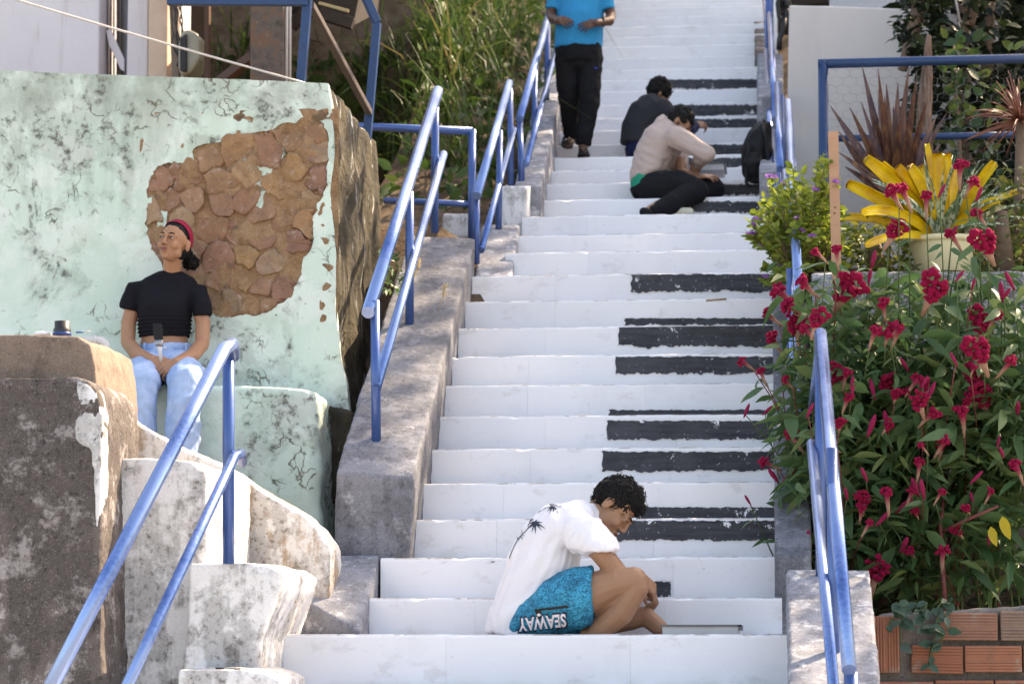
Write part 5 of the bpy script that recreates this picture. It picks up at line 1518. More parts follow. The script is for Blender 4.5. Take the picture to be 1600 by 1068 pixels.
FL = [(1397, 312, 34, 's'), (1417, 310, 32, 's'), (1447, 322, 30, 's'), (1497, 275, 32, 's'), (1514, 293, 28, 's'), (1472, 297, 18, 'k'), (1530, 302, 20, 'k'), (1535, 342, 26, 's'), (1540, 382, 46, 'b'), (1495, 377, 30, 's'), (1397, 364, 34, 'b'),
      (1322, 455, 58, 'b'), (1457, 455, 50, 'b'), (1530, 507, 42, 'b'), (1380, 487, 28, 's'), (1307, 404, 26, 's'), (1283, 400, 22, 's'), (1262, 452, 36, 's'), (1230, 464, 38, 's'), (1247, 482, 38, 's'), (1208, 500, 26, 's'),
      (1245, 510, 38, 'b'), (1277, 502, 34, 'b'), (1268, 524, 30, 's'), (1365, 404, 22, 'k'), (1359, 430, 20, 'k'), (1565, 455, 26, 'k'), (1577, 437, 24, 'k'), (1573, 458, 20, 'k'), (1362, 527, 30, 's'), (1386, 528, 26, 's'), (1491, 360, 18, 'k'), (1521, 443, 16, 'k'),
      (1530, 552, 46, 'b'), (1517, 590, 34, 'b'), (1533, 622, 44, 'b'), (1390, 603, 38, 'b'), (1437, 631, 32, 'b'), (1447, 652, 30, 's'), (1306, 585, 34, 'b'), (1320, 592, 26, 's'), (1332, 602, 24, 'k'), (1363, 606, 24, 'k'), (1507, 660, 34, 's'), (1470, 698, 30, 's'),
      (1413, 569, 22, 'k'), (1212, 541, 30, 's'), (1250, 676, 36, 's'), (1242, 690, 32, 's'), (1206, 726, 26, 's'), (1208, 742, 24, 'k'), (1233, 743, 26, 'k'), (1320, 630, 26, 's'), (1590, 636, 28, 'k'), (1571, 574, 32, 's'), (1436, 736, 26, 's'), (1441, 762, 26, 'k'), (1413, 788, 24, 'k'),
      (1565, 706, 18, 'k'), (1594, 740, 30, 's'), (1263, 843, 26, 'k'), (1413, 850, 28, 'k'), (1427, 866, 24, 's'), (1472, 874, 30, 's'), (1366, 898, 44, 'b'), (1381, 808, 24, 'k'), (1168, 570, 22, 's'), (1191, 590, 20, 's'), (1167, 640, 18, 'k'), (1168, 780, 14, 'k'), (1232, 600, 20, 's'), (1455, 610, 24, 'k'),
      (1445, 596, 18, 'k'), (1240, 655, 16, 'k'), (1266, 640, 18, 'k'), (1500, 430, 16, 'k'), (1560, 690, 16, 'k'), (1300, 700, 22, 's'), (1322, 770, 18, 'k'), (1350, 740, 20, 'k'), (1520, 780, 20, 'k'), (1545, 840, 16, 'k'), (1200, 640, 16, 'k'), (1490, 560, 18, 'k')]
RF = random.Random(15)
for _q in range(30):
    FL.append((RF.triangular(1225, 1600, 1400), RF.uniform(500, 830), RF.uniform(16, 30), RF.choice('ksbs')))
roots = [(1300, 11.9), (1345, 12.2), (1410, 12.0), (1480, 11.9), (1545, 12.15), (1610, 12.0)]
labs = ['leaning over the stairs, nearest the blue foreground railing', 'growing just right of the wooden stake', 'with a big crest hanging at mid height, centre of the bed', 'on a thick red stem above the brick edging', 'under the cream pot, with three big round crests', 'at the far right end of the bed']
plants = []; acc = {}
R = random.Random(5)
for k, (rx, ry) in enumerate(roots):
    p = at(rx, 900, ry); z = hill_z(p.x, ry) - .05
    t = thing('cockscomb_plant', 'tall red cockscomb plant ' + labs[k], 'flower plant', (p.x, ry, z), 'red cockscomb plants in the flower bed')
    plants.append((t, V((p.x, ry, z)), rx)); acc[k] = []
def spline(a, b, c, n=8): return [a.lerp(b, t).lerp(b.lerp(c, t), t) for t in [i / n for i in range(n + 1)]]
for i, (x, y, sz, ty) in enumerate(FL):
    k = min(range(len(roots)), key=lambda q: abs(roots[q][0] - x) + R.uniform(0, 40))
    Yt = R.uniform(10.82, 11.2) if x > 1250 else R.uniform(11.2, 11.7)
    tip = at(x, y, Yt); t, r0, rx = plants[k]; acc[k].append((tip, sz, ty, i))
for k, (t, r0, rx) in enumerate(plants):
    hub = MB(); heads = acc[k]
    for tip, sz, ty, i in heads:
        s = 1.32 * sz / FPX * tip.y
        h = tip.z - r0.z
        mid = V((r0.x + (tip.x - r0.x) * R.uniform(.1, .6) + R.uniform(-.14, .14), r0.y + (tip.y - r0.y) * R.uniform(.0, .35), r0.z + h * R.uniform(.45, .7)))
        d_end = V((R.uniform(-.5, .5) - (.9 if tip.x < at(1290, 0, 12).x and ty == 's' else 0), R.uniform(-.7, -.1), R.uniform(.35, 1))).normalized()
        end = tip - d_end * s * .35
        path = spline(r0 + V((R.uniform(-.04, .04), R.uniform(-.04, .04), 0)), mid, end, 9)
        mb = MB(); mb.tube(path, [.0062 * (1 - .6 * j / 9) for j in range(10)], 6)
        mb.build('stem', REDSTEM if R.random() < .3 else STEM, t, True)
        me = R.choice(BIG) if ty == 'b' else (R.choice(SMALL) if ty == 's' else SPIKE)
        up = Y3 if ty == 'b' else V((R.uniform(-1, 1), R.uniform(-1, 1), .1))
        M = hframe(end, d_end, -Y3 if ty == 'b' else up)     # X along the head
        M = M @ Matrix(((0, 0, 1, 0), (1, 0, 0, 0), (0, 1, 0, 0), (0, 0, 0, 1))) @ Matrix.Scale(s * (1.0 if ty == 'b' else (1.12 if ty == 's' else .85)), 4)
        obj('flower_head', me, None, t, mw=M)
        nl = 7
        for j in range(nl):
            u = R.uniform(.30, .97); q = u * 9; a = int(q); p = path[min(a, 8)].lerp(path[min(a + 1, 9)], q - a)
            d = rdir(R, -.5, .35); d.y = -abs(d.y) * .8 if R.random() < .75 else d.y
            obj('leaf', R.choice(LC), None, t, mw=lframe(p, d, R.uniform(.08, .20) * (1.15 - .5 * u), R.uniform(-1.1, 1.1), ws=R.uniform(.7, 1.25)))
# the joined rest of their foliage
GL = Leaves(); geos = [leaf_geo(w_, s, .35, 4, .05) for w_, s in ((.28, .2), (.32, .35), (.24, .5))]
LEAFCA = leaf_mat('cockscomb_leaf_mass', [(.055, .12, .046), (.085, .17, .065), (.115, .20, .08), (.19, .235, .075)], .35, .45, None, True)
for k, (t, r0, rx) in enumerate(plants):
    GL = Leaves()
    for j in range(720):
        px_ = rx + R.gauss(0, 50); py_ = R.triangular(400, 925, 640)
        if px_ < 1215: continue
        p = at(px_, py_, R.triangular(11.0, 12.35, 11.3))
        GL.add(R.choice(geos), lframe(p, rdir(R, -.7, .3), R.uniform(.07, .19), R.uniform(-1.1, 1.1), ws=R.uniform(.7, 1.25)), R.random() ** 1.3)
    GL.build('foliage', LEAFCA, t)
mb = MB(); mb.tube([at(1478, 960, 11.1), at(1474, 900, 11.1), at(1470, 820, 11.15), at(1478, 740, 11.3)], [.010, .009, .008, .006], 8); mb.build('thick_stem', REDSTEM, plants[3][0], True)
mb = MB(); mb.tube([at(1474, 830, 11.12), at(1510, 812, 11.0), at(1560, 790, 11.0)], [.009, .008, .005], 7); mb.build('thick_stem', REDSTEM, plants[3][0], True)
YEL = leaf_mat('yellowed_leaf', [(.55, .40, .02), (.60, .46, .04)], .3, .5)
ym = leaf_me('yellow_leaf', YEL, wd=.45, sag=.15, fold=.3, wave=.08)
for x, y, d, s in ((1566, 806, (.25, -.2, -1), .105), (1548, 822, (.2, -.3, -1), .09)):
    obj('yellow_leaf', ym, None, plants[4][0], mw=lframe(at(x, y, 11.0), V(d), s, .4, up=-Y3))

# ground cover of the bed and the vine over the bricks
COVER = leaf_mat('ground_cover_leaf', [(.018, .045, .025), (.035, .075, .035), (.05, .10, .04), (.14, .13, .05)], .25, .5, None, True)
GC = Leaves(); gg = leaf_geo(.6, .3, .2, 3)
for k in range(2600):
    x = R.uniform(.36, 1.8); y = R.uniform(10.72, 12.42); z = hill_z(x, y)
    GC.add(gg, lframe(V((x, y, z + R.uniform(-.02, .10))), rdir(R, -.4, .7), R.uniform(.03, .075), R.uniform(-1, 1)), R.random())
setp(GC.build('ground_cover', COVER), 'low dark green ground cover under the red flowers', 'ground cover', None, 'stuff')
VINE = leaf_mat('vine_leaf', [(.03, .07, .045), (.05, .10, .06), (.09, .13, .10)], .2, .5)
vl = leaf_me('leaf', VINE, wd=.62, sag=.2, fold=.25, wave=.04)
vn = thing('vine', 'small creeping vine with rounded leaves hanging over the red bricks', 'vine', at(1440, 960, 10.6))
for k in range(6):
    a = (1400 + k * 17, 930, 10.7); dx_ = R.uniform(-7, 4); ln_ = R.randint(3, 9); pts = [at(a[0] + R.uniform(-5, 5) + j * dx_, 940 + j * R.uniform(7, 15), 10.60 - .012 * min(j, 3)) for j in range(ln_)]
    mb = MB(); mb.tube(pts, .003, 5); mb.build('runner', STEM, vn, True)
    for j, p in enumerate(pts):
        for q in range(1 + (k + j) % 2):
            obj('leaf', vl, None, vn, mw=lframe(p, V((R.uniform(-1, 1), R.uniform(-.9, -.2), R.uniform(-.9, .3))), R.uniform(.035, .075), R.uniform(-.5, .5), up=V((0, -1, .6))))
DRY = leaf_mat('dry_straw', [(.50, .38, .22), (.62, .50, .34)], .3, .7)
dl = leaf_me('seed_head', DRY, wd=.3, sag=.2, fold=.6)
def dry_weed(label, pts):
    t = thing('dry_weed', label, 'weed', at(*pts[0][0]))
    for a, b in pts:
        A_, B_ = at(*a), at(*b); mb = MB(); mb.tube(spline(A_, A_.lerp(B_, .5) + V((.01, 0, .02)), B_, 5), .0018, 5); mb.build('stalk', DRY, t, True)
        for j in range(9):
            p = A_.lerp(B_, .62 + .4 * j / 9); obj('seed_head', dl, None, t, mw=lframe(p, (B_ - A_).normalized() + rdir(R) * .6, .028, R.uniform(0, 6)))
dry_weed('dry straw coloured weed at the left end of the landing', [((408, 990, 10.2), (450, 908, 10.2)), ((408, 990, 10.2), (460, 940, 10.2)), ((406, 990, 10.2), (426, 930, 10.2)), ((410, 988, 10.2), (440, 925, 10.2)), ((404, 990, 10.2), (418, 955, 10.2))])
wt = thing('weed_tuft', 'small green weed with pale seed heads beside the blue railing on the grey parapet', 'weed', at(620, 440, 12.9))
for k in range(46):
    obj('leaf', LC[k % 5], None, wt, mw=lframe(at(R.gauss(612, 9), R.uniform(395, 462), R.uniform(12.8, 13.1)), rdir(R, -.2, .9), R.uniform(.04, .09), R.uniform(-1, 1)))
for x, y in ((628, 410), (655, 412), (648, 432), (697, 452), (606, 398)):
    A_ = at(x - 12, y + 34, 12.9); B_ = at(x, y - 6, 12.9); mb = MB(); mb.tube([A_, A_.lerp(B_, .5), B_], .002, 5); mb.build('stalk', DRY, wt, True)
    for j in range(14): obj('seed_head', dl, None, wt, mw=lframe(A_.lerp(B_, .5 + .5 * j / 14), (B_ - A_).normalized() + rdir(R) * .8, .03, R.uniform(0, 6)))

# ---------------- sunlit shrub with purple flowers
SHR = leaf_mat('bright_shrub_leaf', [(.075, .13, .025), (.12, .18, .035), (.18, .24, .05), (.26, .29, .06)], .5, .5, (.35, .40, .05))
SHRA = leaf_mat('bright_shrub_foliage', [(.09, .16, .025), (.16, .24, .04), (.25, .32, .06), (.36, .38, .07)], .5, .5, (.35, .40, .05), True)
PURP = leaf_mat('purple_petal', [(.34, .12, .52), (.46, .22, .60)], .4, .6)
sh = thing('flowering_shrub', 'bright green shrub with small purple flowers beside the stairs, left of the wooden stake', 'shrub', at(1240, 500, 12.8))
sl = [leaf_me('leaf', SHR, wd=w_, sag=.2, fold=.3) for w_ in (.42, .5, .36)]
SL = Leaves(); sg = [leaf_geo(.45, .2, .3, 3), leaf_geo(.5, .25, .3, 3)]
pet = leaf_me('flower', PURP, wd=.9, sag=.1, fold=.2, n=3)
outline = [(1172, 330), (1185, 310), (1200, 285), (1222, 268), (1246, 262), (1262, 272), (1290, 240), (1300, 262), (1312, 300), (1322, 340), (1328, 420), (1320, 445), (1280, 425), (1240, 420), (1215, 455), (1190, 440), (1175, 400), (1168, 370)]
def inpoly(p, poly):
    r = False
    for i in range(len(poly)):
        a, b = poly[i], poly[(i + 1) % len(poly)]
        if (a[1] > p[1]) != (b[1] > p[1]) and p[0] < (b[0] - a[0]) * (p[1] - a[1]) / (b[1] - a[1]) + a[0]: r = not r
    return r
tips = []
while len(tips) < 150:
    q = (R.uniform(1165, 1330), R.uniform(235, 460))
    if inpoly(q, outline): tips.append((q[0], q[1], R.uniform(12.35, 13.4)))
base = at(1262, 470, 12.95); no = 0
for q in tips:
    e = at(*q); path = spline(base + V((R.uniform(-.1, .1), R.uniform(-.1, .1), 0)), base.lerp(e, .5) + V((0, 0, .10)), e, 7)
    mb = MB(); mb.tube(path, [.005 * (1 - .7 * j / 7) for j in range(8)], 5); mb.build('branch', BARK, sh, True)
    for j in range(24):
        u = R.uniform(.55, 1.03); a = min(6, int(u * 7)); p = path[a].lerp(path[a + 1], u * 7 - a)
        M = lframe(p, (e - base).normalized() * .7 + rdir(R, -.6, .9), R.uniform(.035, .065), R.uniform(-1.2, 1.2))
        if no < 260 and j % 5 == 0: obj('leaf', R.choice(sl), None, sh, mw=M); no += 1
        else: SL.add(R.choice(sg), M, R.random())
    if R.random() < .3:
        for j in range(5): obj('flower', pet, None, sh, mw=lframe(e + V((0, -.02, .015)), rdir(R, -.1, .8), .026, R.uniform(-1, 1)))
SL.build('foliage', SHRA, sh)

# ---------------- upper planter: pot, yellow strap plant, bronze plant, spiky red plant
def strap(mb, a, b, wd, sag=.1, chan=.25, blunt=False, n=9, upv=None, twist=0):
    """long leaf blade from a to b, channelled, with real thickness"""
    a, b = V(a), V(b); L = (b - a).length
    path = spline(a, a.lerp(b, .5) + V((0, 0, sag * L)), b, n); base_ = len(mb.v)
    for i, p in enumerate(path):
        t = i / n; d = (path[min(i + 1, n)] - path[max(0, i - 1)]).normalized()
        s = d.cross(upv or V((.15, -1, .35))).normalized(); u = s.cross(d)
        w_ = wd * (.55 + .45 * min(1, t * 3)) * ((1 - .12 * t) if blunt else (1 - t ** 2.2)) * .5 + .0008
        if blunt and i == n: w_ *= .8
        th = .0022
        for x, z in ((-1, chan), (-.5, .05), (0, -.06), (.5, .05), (1, chan)):
            mb.v.append(tuple(p + s * w_ * x + u * (w_ * z)))
        for x, z in ((1, chan), (0, -.06), (-1, chan)):
            mb.v.append(tuple(p + s * w_ * x * .98 + u * (w_ * z - th * 2)))
    for i in range(n):
        for k in range(8):
            A_ = base_ + i * 8 + k; B_ = base_ + i * 8 + (k + 1) % 8
            mb.f.append((A_, B_, B_ + 8, A_ + 8))
    mb.f.append(tuple(base_ + n * 8 + k for k in range(8)))
YELL = NT('yellow_strap_leaf'); _n = YELL.noise(7, 5, .6)
_c = YELL.mix(YELL.step(_n, .3, .7), (.50, .27, .008), (.74, .52, .015)); _c = YELL.mix(YELL.mul(YELL.step(YELL.noise(60, 4, .7), .68, .74), .6), _c, (.22, .12, .02))
YELL = YELL.out(_c, .35, .4)
VAR = NT('variegated_leaf'); _s = VAR.noise(1.0, 3, .5, vec=VAR.vec((45, 45, 8)))
VAR = VAR.out(VAR.mix(VAR.step(_s, .45, .58), (.10, .16, .09), (.50, .55, .42)), .5, .3)
CREAM = plain('cream_pot_glaze', (.72, .64, .40), .45, .4, .06, 12)
po = thing('flower_pot', 'cream round flower pot on the grey planter wall', 'pot', at(1474, 425, 13.1))
c0 = at(1474, 428, 13.15); rT = 52 / FPX * 13.1
mb = MB(); hz = (428 - 372) / FPX * 13.1
mb.lathe([(rT * .80, 0), (rT * .84, .01), (rT * .97, hz * .80), (rT * .98, hz * .84), (rT * 1.04, hz * .85), (rT * 1.05, hz), (rT * .98, hz * 1.005), (rT * .95, hz * .88)], c0, 36); mb.build('pot_body', CREAM, po, True)
mb = MB(); mb.lathe([(0.001, hz * .88), (rT * .955, hz * .88)], c0, 24); mb.build('potting_soil', SOIL, po)
yp = thing('yellow_strap_plant', 'plant with broad yellow cut strap leaves and thin striped leaves in the cream pot', 'plant', c0 + V((0, 0, hz)))
ctr = c0 + V((0, 0, hz * .88))
for x, y, wd, Y in ((1350, 250, 24, 12.85), (1376, 256, 22, 12.95), (1322, 288, 22, 12.9), (1312, 342, 18, 12.9), (1398, 262, 24, 13.0), (1416, 262, 26, 12.9), (1346, 335, 20, 12.75), (1448, 225, 12, 13.2), (1462, 240, 26, 13.1), (1480, 242, 24, 13.25), (1556, 254, 22, 12.95), (1562, 316, 18, 12.9), (1590, 300, 12, 13.3), (1352, 385, 18, 12.7), (1440, 262, 22, 13.4), (1500, 262, 18, 13.4)):
    mb = MB(); b = at(x, y, Y); a = ctr + (b - ctr).normalized() * .03
    strap(mb, a, b, wd / FPX * 13 * R.uniform(.8, 1.0), R.uniform(.02, .10) if y < 300 else R.uniform(.12, .24), .9, True, upv=V((R.uniform(-.5, .5), -1, R.uniform(.1, .6)))); mb.build('yellow_leaf', YELL, yp, True)
for k in range(50):
    a_ = R.uniform(-1.5, 1.5); L = R.uniform(80, 150); e = at(1474 + sin(a_) * L, 380 - cos(a_) * L * 1.05, R.uniform(12.7, 13.5))
    mb = MB(); strap(mb, ctr + V((R.uniform(-.05, .05), R.uniform(-.05, .05), 0)), e, R.uniform(.018, .032), .10 + .1 * abs(a_), .4); mb.build('striped_leaf', VAR, yp, True)
BRONZE = NT('bronze_leaf'); _s = BRONZE.noise(1.0, 4, .6, vec=BRONZE.vec((30, 30, 4)))
BRONZE = BRONZE.out(BRONZE.ramp(_s, [(.3, (.035, .018, .022)), (.5, (.10, .045, .040)), (.62, (.17, .085, .055)), (.72, (.24, .12, .05))]), .4, .4)
bp = thing('bronze_plant', 'dark bronze spiky plant behind the yellow leaves', 'plant', at(1400, 330, 13.9))
bc = at(1402, 322, 13.9)
for x, y in ((1347, 103), (1372, 107), (1403, 128), (1420, 104), (1345, 158), (1297, 165), (1328, 168), (1358, 168), (1372, 138), (1433, 120), (1450, 152), (1480, 175), (1463, 182), (1310, 205), (1330, 226), (1311, 238), (1385, 130), (1395, 160), (1412, 150), (1440, 190), (1350, 205), (1366, 190), (1425, 175), (1470, 225), (1320, 260), (1382, 150), (1405, 180), (1416, 200)):
    mb = MB(); strap(mb, bc + V((R.uniform(-.05, .05), R.uniform(-.05, .05), 0)), at(x, y, R.uniform(13.5, 14.2)), R.uniform(.045, .07), R.uniform(-.02, .08), .6); mb.build('leaf', BRONZE, bp, True)
REDL = plain('red_brown_leaf', (.20, .075, .050), .45, .35, .5, 8)
rp = thing('spiky_red_plant', 'thin leaved red brown spiky plant at the right edge of the frame', 'plant', at(1592, 330, 13.7))
mb = MB(); mb.tube([at(1590, 400, 13.7), at(1592, 300, 13.7), at(1594, 190, 13.7)], [.03, .026, .022], 9); mb.build('trunk', BARK, rp, True)
rc = at(1594, 190, 13.7)
for k in range(90):
    d = rdir(R, -.5, 1); L = R.uniform(.18, .34); mb = MB(); strap(mb, rc, rc + d * L + V((0, 0, -.04)), R.uniform(.008, .014), R.uniform(.05, .22), .4, False, 6, V((.3, -1, .5)) ); mb.build('leaf', REDL, rp, True)
# blue frame with wire netting
nf = thing('mesh_frame', 'dark blue pipe frame with thin wire netting in front of the white wall', 'fence', at(1286, 320, 14.6))
pipe('post', [at(1286, 96, 14.6), at(1289, 460, 14.6)], .030, DARKBLUE, nf)
pipe('top_bar', [at(1278, 100, 14.6), at(1660, 90, 14.6)], .028, DARKBLUE, nf)
pipe('lower_bar', [at(1290, 217, 14.62), at(1660, 209, 14.62)], .020, DARKBLUE, nf)
mb = MB(); hx = 21; hy = 13
for j in range(17):
    for i in range(17):
        x = 1296 + i * hx + (hx / 2 if j % 2 else 0); y = 106 + j * hy
        if y > 300: continue
        jit = lambda: R.uniform(-1.5, 1.5)
        A_ = at(x, y, 14.66); B_ = at(x + hx / 2 + jit(), y + 4 + jit(), 14.66 + R.uniform(-.02, .02)); D_ = at(x - hx / 2, y + 4, 14.66); E_ = at(x + hx / 2, y + hy, 14.66)
        for p, q in ((A_, B_), (A_, D_), (B_, E_)): mb.tube([p, q], .0010, 3, False)
o = mb.build('wire_netting', plain('galvanised_wire', (.22, .21, .20), .4, .5, .4, 20, .6), nf); o['kind'] = 'stuff'
WOOD = NT('weathered_wood'); _s = WOOD.noise(1.0, 6, .7, vec=WOOD.vec((60, 60, 3)))
WOOD.bump(_s, .8, .01); WOOD = WOOD.out(WOOD.ramp(_s, [(.3, (.07, .045, .035)), (.5, (.17, .11, .085)), (.7, (.27, .20, .16))]), .9, .1)
o = remesh((lambda m: (m.loft([(at(1443, 240, 14.9), X3 * .055, Y3 * .05), (at(1445, 150, 14.9), X3 * .042, Y3 * .04), (at(1450, 90, 14.9), X3 * .026, Y3 * .026), (at(1451, 55, 14.9), X3 * .016, Y3 * .016)], 12), m)[1])(MB()), 'wooden_post', WOOD, None, .008, 1, lambda p: .008 * fbm(V((p.x, p.y, p.z * .2)), 25, 3))
setp(o, 'weathered grey wooden post tapering upwards behind the bronze plant', 'post')
STK = NT('sawn_wood'); _s = STK.noise(1.0, 5, .6, vec=STK.vec((12, 12, 50)))
STK.bump(_s, .3, .004); STK = STK.out(STK.mix(_s, (.40, .22, .14), (.52, .31, .20)), .85, .15)
sk = thing('wooden_stake', 'upright sawn wooden stake between the purple flowered shrub and the yellow leaves', 'stake', at(1304, 440, 12.4))
mb = MB(); mb.pxprism([(1294, 206), (1310, 205), (1315, 440), (1300, 440)], 12.36, 12.39); mb.build('board', STK, sk)
for x, y in ((1305, 324), (1304, 333)):
    mb = MB(); mb.ball(at(x, y, 12.358), (.004, .003, .004), 8, 6); mb.build('nail_hole', SOLE, sk)

# ---------------- trees behind, right
DKL = leaf_mat('dark_tree_leaf', [(.006, .012, .006), (.010, .020, .008), (.020, .035, .012), (.05, .075, .022)], .25, .45, None, True)
def crown(name, label, trunks, region, n, ydepth, size, seed, mat=DKL, cat='tree', bias=1.6):
    R = random.Random(seed); b = trunks[0][0]
    t = thing(name, label, cat, at(*b))
    for tr_ in trunks:
        pts = [at(*q) for q in tr_]; mb = MB(); r0 = .055
        fine_ = spline(pts[0], pts[len(pts) // 2], pts[-1], 8) if len(pts) > 2 else pts
        mb.tube(fine_, [r0 * (1 - .45 * j / (len(fine_) - 1)) for j in range(len(fine_))], 9); mb.build('trunk', BARK, t, True)
    L = Leaves(); gs = [leaf_geo(.5, .2, .25, 3), leaf_geo(.38, .3, .25, 3)]
    x0 = min(q[0] for q in region); x1 = max(q[0] for q in region); y0 = min(q[1] for q in region); y1 = max(q[1] for q in region); k = 0
    while k < n:
        q = (R.uniform(x0, x1), R.uniform(y0, y1))
        if not inpoly(q, region): continue
        Y = R.uniform(*ydepth); p = at(q[0], q[1], Y)
        if fbm(p, 2.2, 2) < -.12: 
            if R.random() < .75: continue
        L.add(R.choice(gs), lframe(p, rdir(R, -.8, .5), R.uniform(*size), R.uniform(-1, 1)), R.random() ** bias); k += 1
    L.build('crown', mat, t)
    return t
crown('leafy_tree', 'dark leafy tree with slim grey trunks at the upper right', [[(1512, 330, 15.9), (1508, 120, 15.9), (1502, -60, 15.9)], [(1535, 330, 16.1), (1540, 120, 16.1), (1550, -60, 16.1)], [(1508, 40, 15.95), (1522, 10, 15.95), (1535, -40, 15.95)]],
      [(1395, 40), (1400, 60), (1430, 110), (1420, 180), (1425, 230), (1460, 300), (1450, 420), (1700, 420), (1700, -60), (1420, -60), (1425, 10)], 4200, (15.3, 17.2), (.07, .13), 21)
crown('hanging_creeper', 'sunlit leafy creeper hanging over the right end of the white wall', [[(1440, 0, 15.7), (1425, 60, 15.6), (1410, 110, 15.6)]],
      [(1420, -30), (1412, 22), (1392, 38), (1398, 52), (1418, 60), (1424, 90), (1440, 110), (1432, 150), (1425, 175), (1418, 140), (1410, 180), (1420, 215), (1448, 200), (1470, 120), (1475, -30)], 700, (15.3, 15.8), (.045, .085), 22, DKL, 'creeper', .8)
crown('dense_hedge', 'nearly black dense hedge far behind the tree trunks at the right', [[(1560, 420, 18.4), (1560, 200, 18.4)]], [(1405, -80), (1760, -80), (1760, 430), (1440, 430), (1430, 300)], 6500, (17.6, 19.6), (.10, .20), 23, DKL, 'hedge', 2.6)
BROAD = leaf_mat('broad_leaf', [(.022, .055, .022), (.04, .085, .028), (.08, .13, .035), (.16, .20, .05)], .35, .4)
bl = [leaf_me('leaf', BROAD, wd=w_, sag=.1, fold=.2, n=4) for w_ in (.55, .62)]
bs = thing('broad_leaf_shrub', 'shrub with broad rounded green leaves behind the lower bar of the blue mesh frame', 'shrub', at(1500, 330, 15.2))
mb = MB(); mb.tube([at(1500, 420, 15.2), at(1500, 250, 15.2), at(1490, 70, 15.2)], [.02, .014, .006], 6); mb.build('stem', BARK, bs, True)
for k in range(230):
    q = (R.triangular(1455, 1600, 1500), R.uniform(60, 420))
    obj('leaf', R.choice(bl), None, bs, mw=lframe(at(q[0], q[1], R.uniform(14.9, 15.4)), V((R.uniform(-1, 1), R.uniform(-1, .2), R.uniform(-.4, 1))), R.uniform(.06, .11), R.uniform(-1, 1), up=V((0, -1, .3))))
GSH = leaf_mat('planter_shrub_leaf', [(.05, .085, .02), (.09, .13, .03), (.15, .17, .04), (.22, .20, .05)], .4, .5, None, True)
crown('planter_shrub', 'loose yellow green shrub on the planter right of the cream pot', [[(1570, 425, 13.2), (1565, 330, 13.2)]], [(1530, 300), (1560, 260), (1700, 270), (1700, 425), (1520, 425), (1525, 360)], 900, (12.9, 13.6), (.035, .07), 24, GSH, 'shrub', 1.0)
crown('planter_shrub', 'loose yellow green undergrowth on the planter left of the cream pot', [[(1370, 430, 13.2), (1365, 370, 13.2)]], [(1318, 360), (1360, 330), (1425, 370), (1430, 425), (1300, 425)], 420, (12.9, 13.5), (.035, .07), 25, GSH, 'shrub', 1.0)
rk = thing('rope_hook', 'white rope with a steel hook hanging in front of the slim tree trunk', 'hook', at(1497, 40, 15.6))
pipe('rope', [at(1489, -20, 15.6), at(1495, 10, 15.6), at(1499, 32, 15.6)], .008, WIREW, rk, 6)
pipe('hook', [at(1504, 34, 15.6), at(1498, 34, 15.6), at(1500, 48, 15.6), at(1497, 60, 15.6), at(1495, 68, 15.6), at(1499, 66, 15.6), at(1500, 56, 15.6)], .007, WIREW, rk, 6)

# unseen tree added beyond the top right, its crown shaped to shade the stairs
st_ = thing('added_shade_tree', 'unseen tree added beside the stairs, its crown above the frame shaped to shade them', 'tree', (4.4, 17.5, 2.4))
mb = MB(); mb.tube([(4.4, 17.5, 2.0), (4.35, 17.3, 4.5), (4.1, 17.0, 6.8), (3.6, 17.2, 8.2)], [.22, .18, .13, .07], 12); mb.build('trunk', BARK, st_, True)
for q in ((5.0, 15.5, 8.2), (5.6, 21.5, 10.6), (4.2, 17.0, 8.8), (6.0, 26.0, 13.0), (6.8, 18.0, 9.5)):
    mb = MB(); mb.tube(spline(V((4.2, 17.1, 6.2)), V((4.0, 17.0, 7.2)).lerp(V(q), .4), V(q), 6), [.10, .09, .075, .06, .05, .035, .02], 8); mb.build('limb', BARK, st_, True)
L = Leaves(); R = random.Random(77); gs = leaf_geo(.55, .2, .2, 3)
def cast(x, y, z, n, sp, near=False):
    for j in range(n):
        s = R.uniform(10.5, 12.8) if not near else R.uniform(7.0, 9.0)
        p = V((x, y, z)) + SUN * s + V((R.gauss(0, sp), R.gauss(0, sp), R.gauss(0, sp)))
        if p.z < p.y * .262 + .1: continue
        L.add(gs, lframe(p, rdir(R, -.6, .4), R.uniform(.16, .30), R.uniform(-1, 1)), R.random())
y = 9.2
while y < 25.5:
    zb = max(0, .03 + (y - 10.6) * .56 if y < 14 else 2.0 + (y - 14) * .44)
    x = -1.95 if y > 11 else -1.6
    while x < 2.6:
        if not (-.38 < x < .85 and 11.6 < y < 13.9): cast(x, y, zb + (.3 if x < 0 else .6), 4 if y < 15 else 7, .14, y >= 15)
        x += .26
    y += .26
for k in range(40): cast(R.uniform(-1.5, -.6), R.uniform(10.2, 11.0), R.uniform(.3, .8), 4, .2)
for k in range(26): cast(R.uniform(-3.7, -2.6), R.uniform(11.8, 12.8), R.uniform(1.3, 2.3), 3, .2)
L.build('crown', DKL, st_)

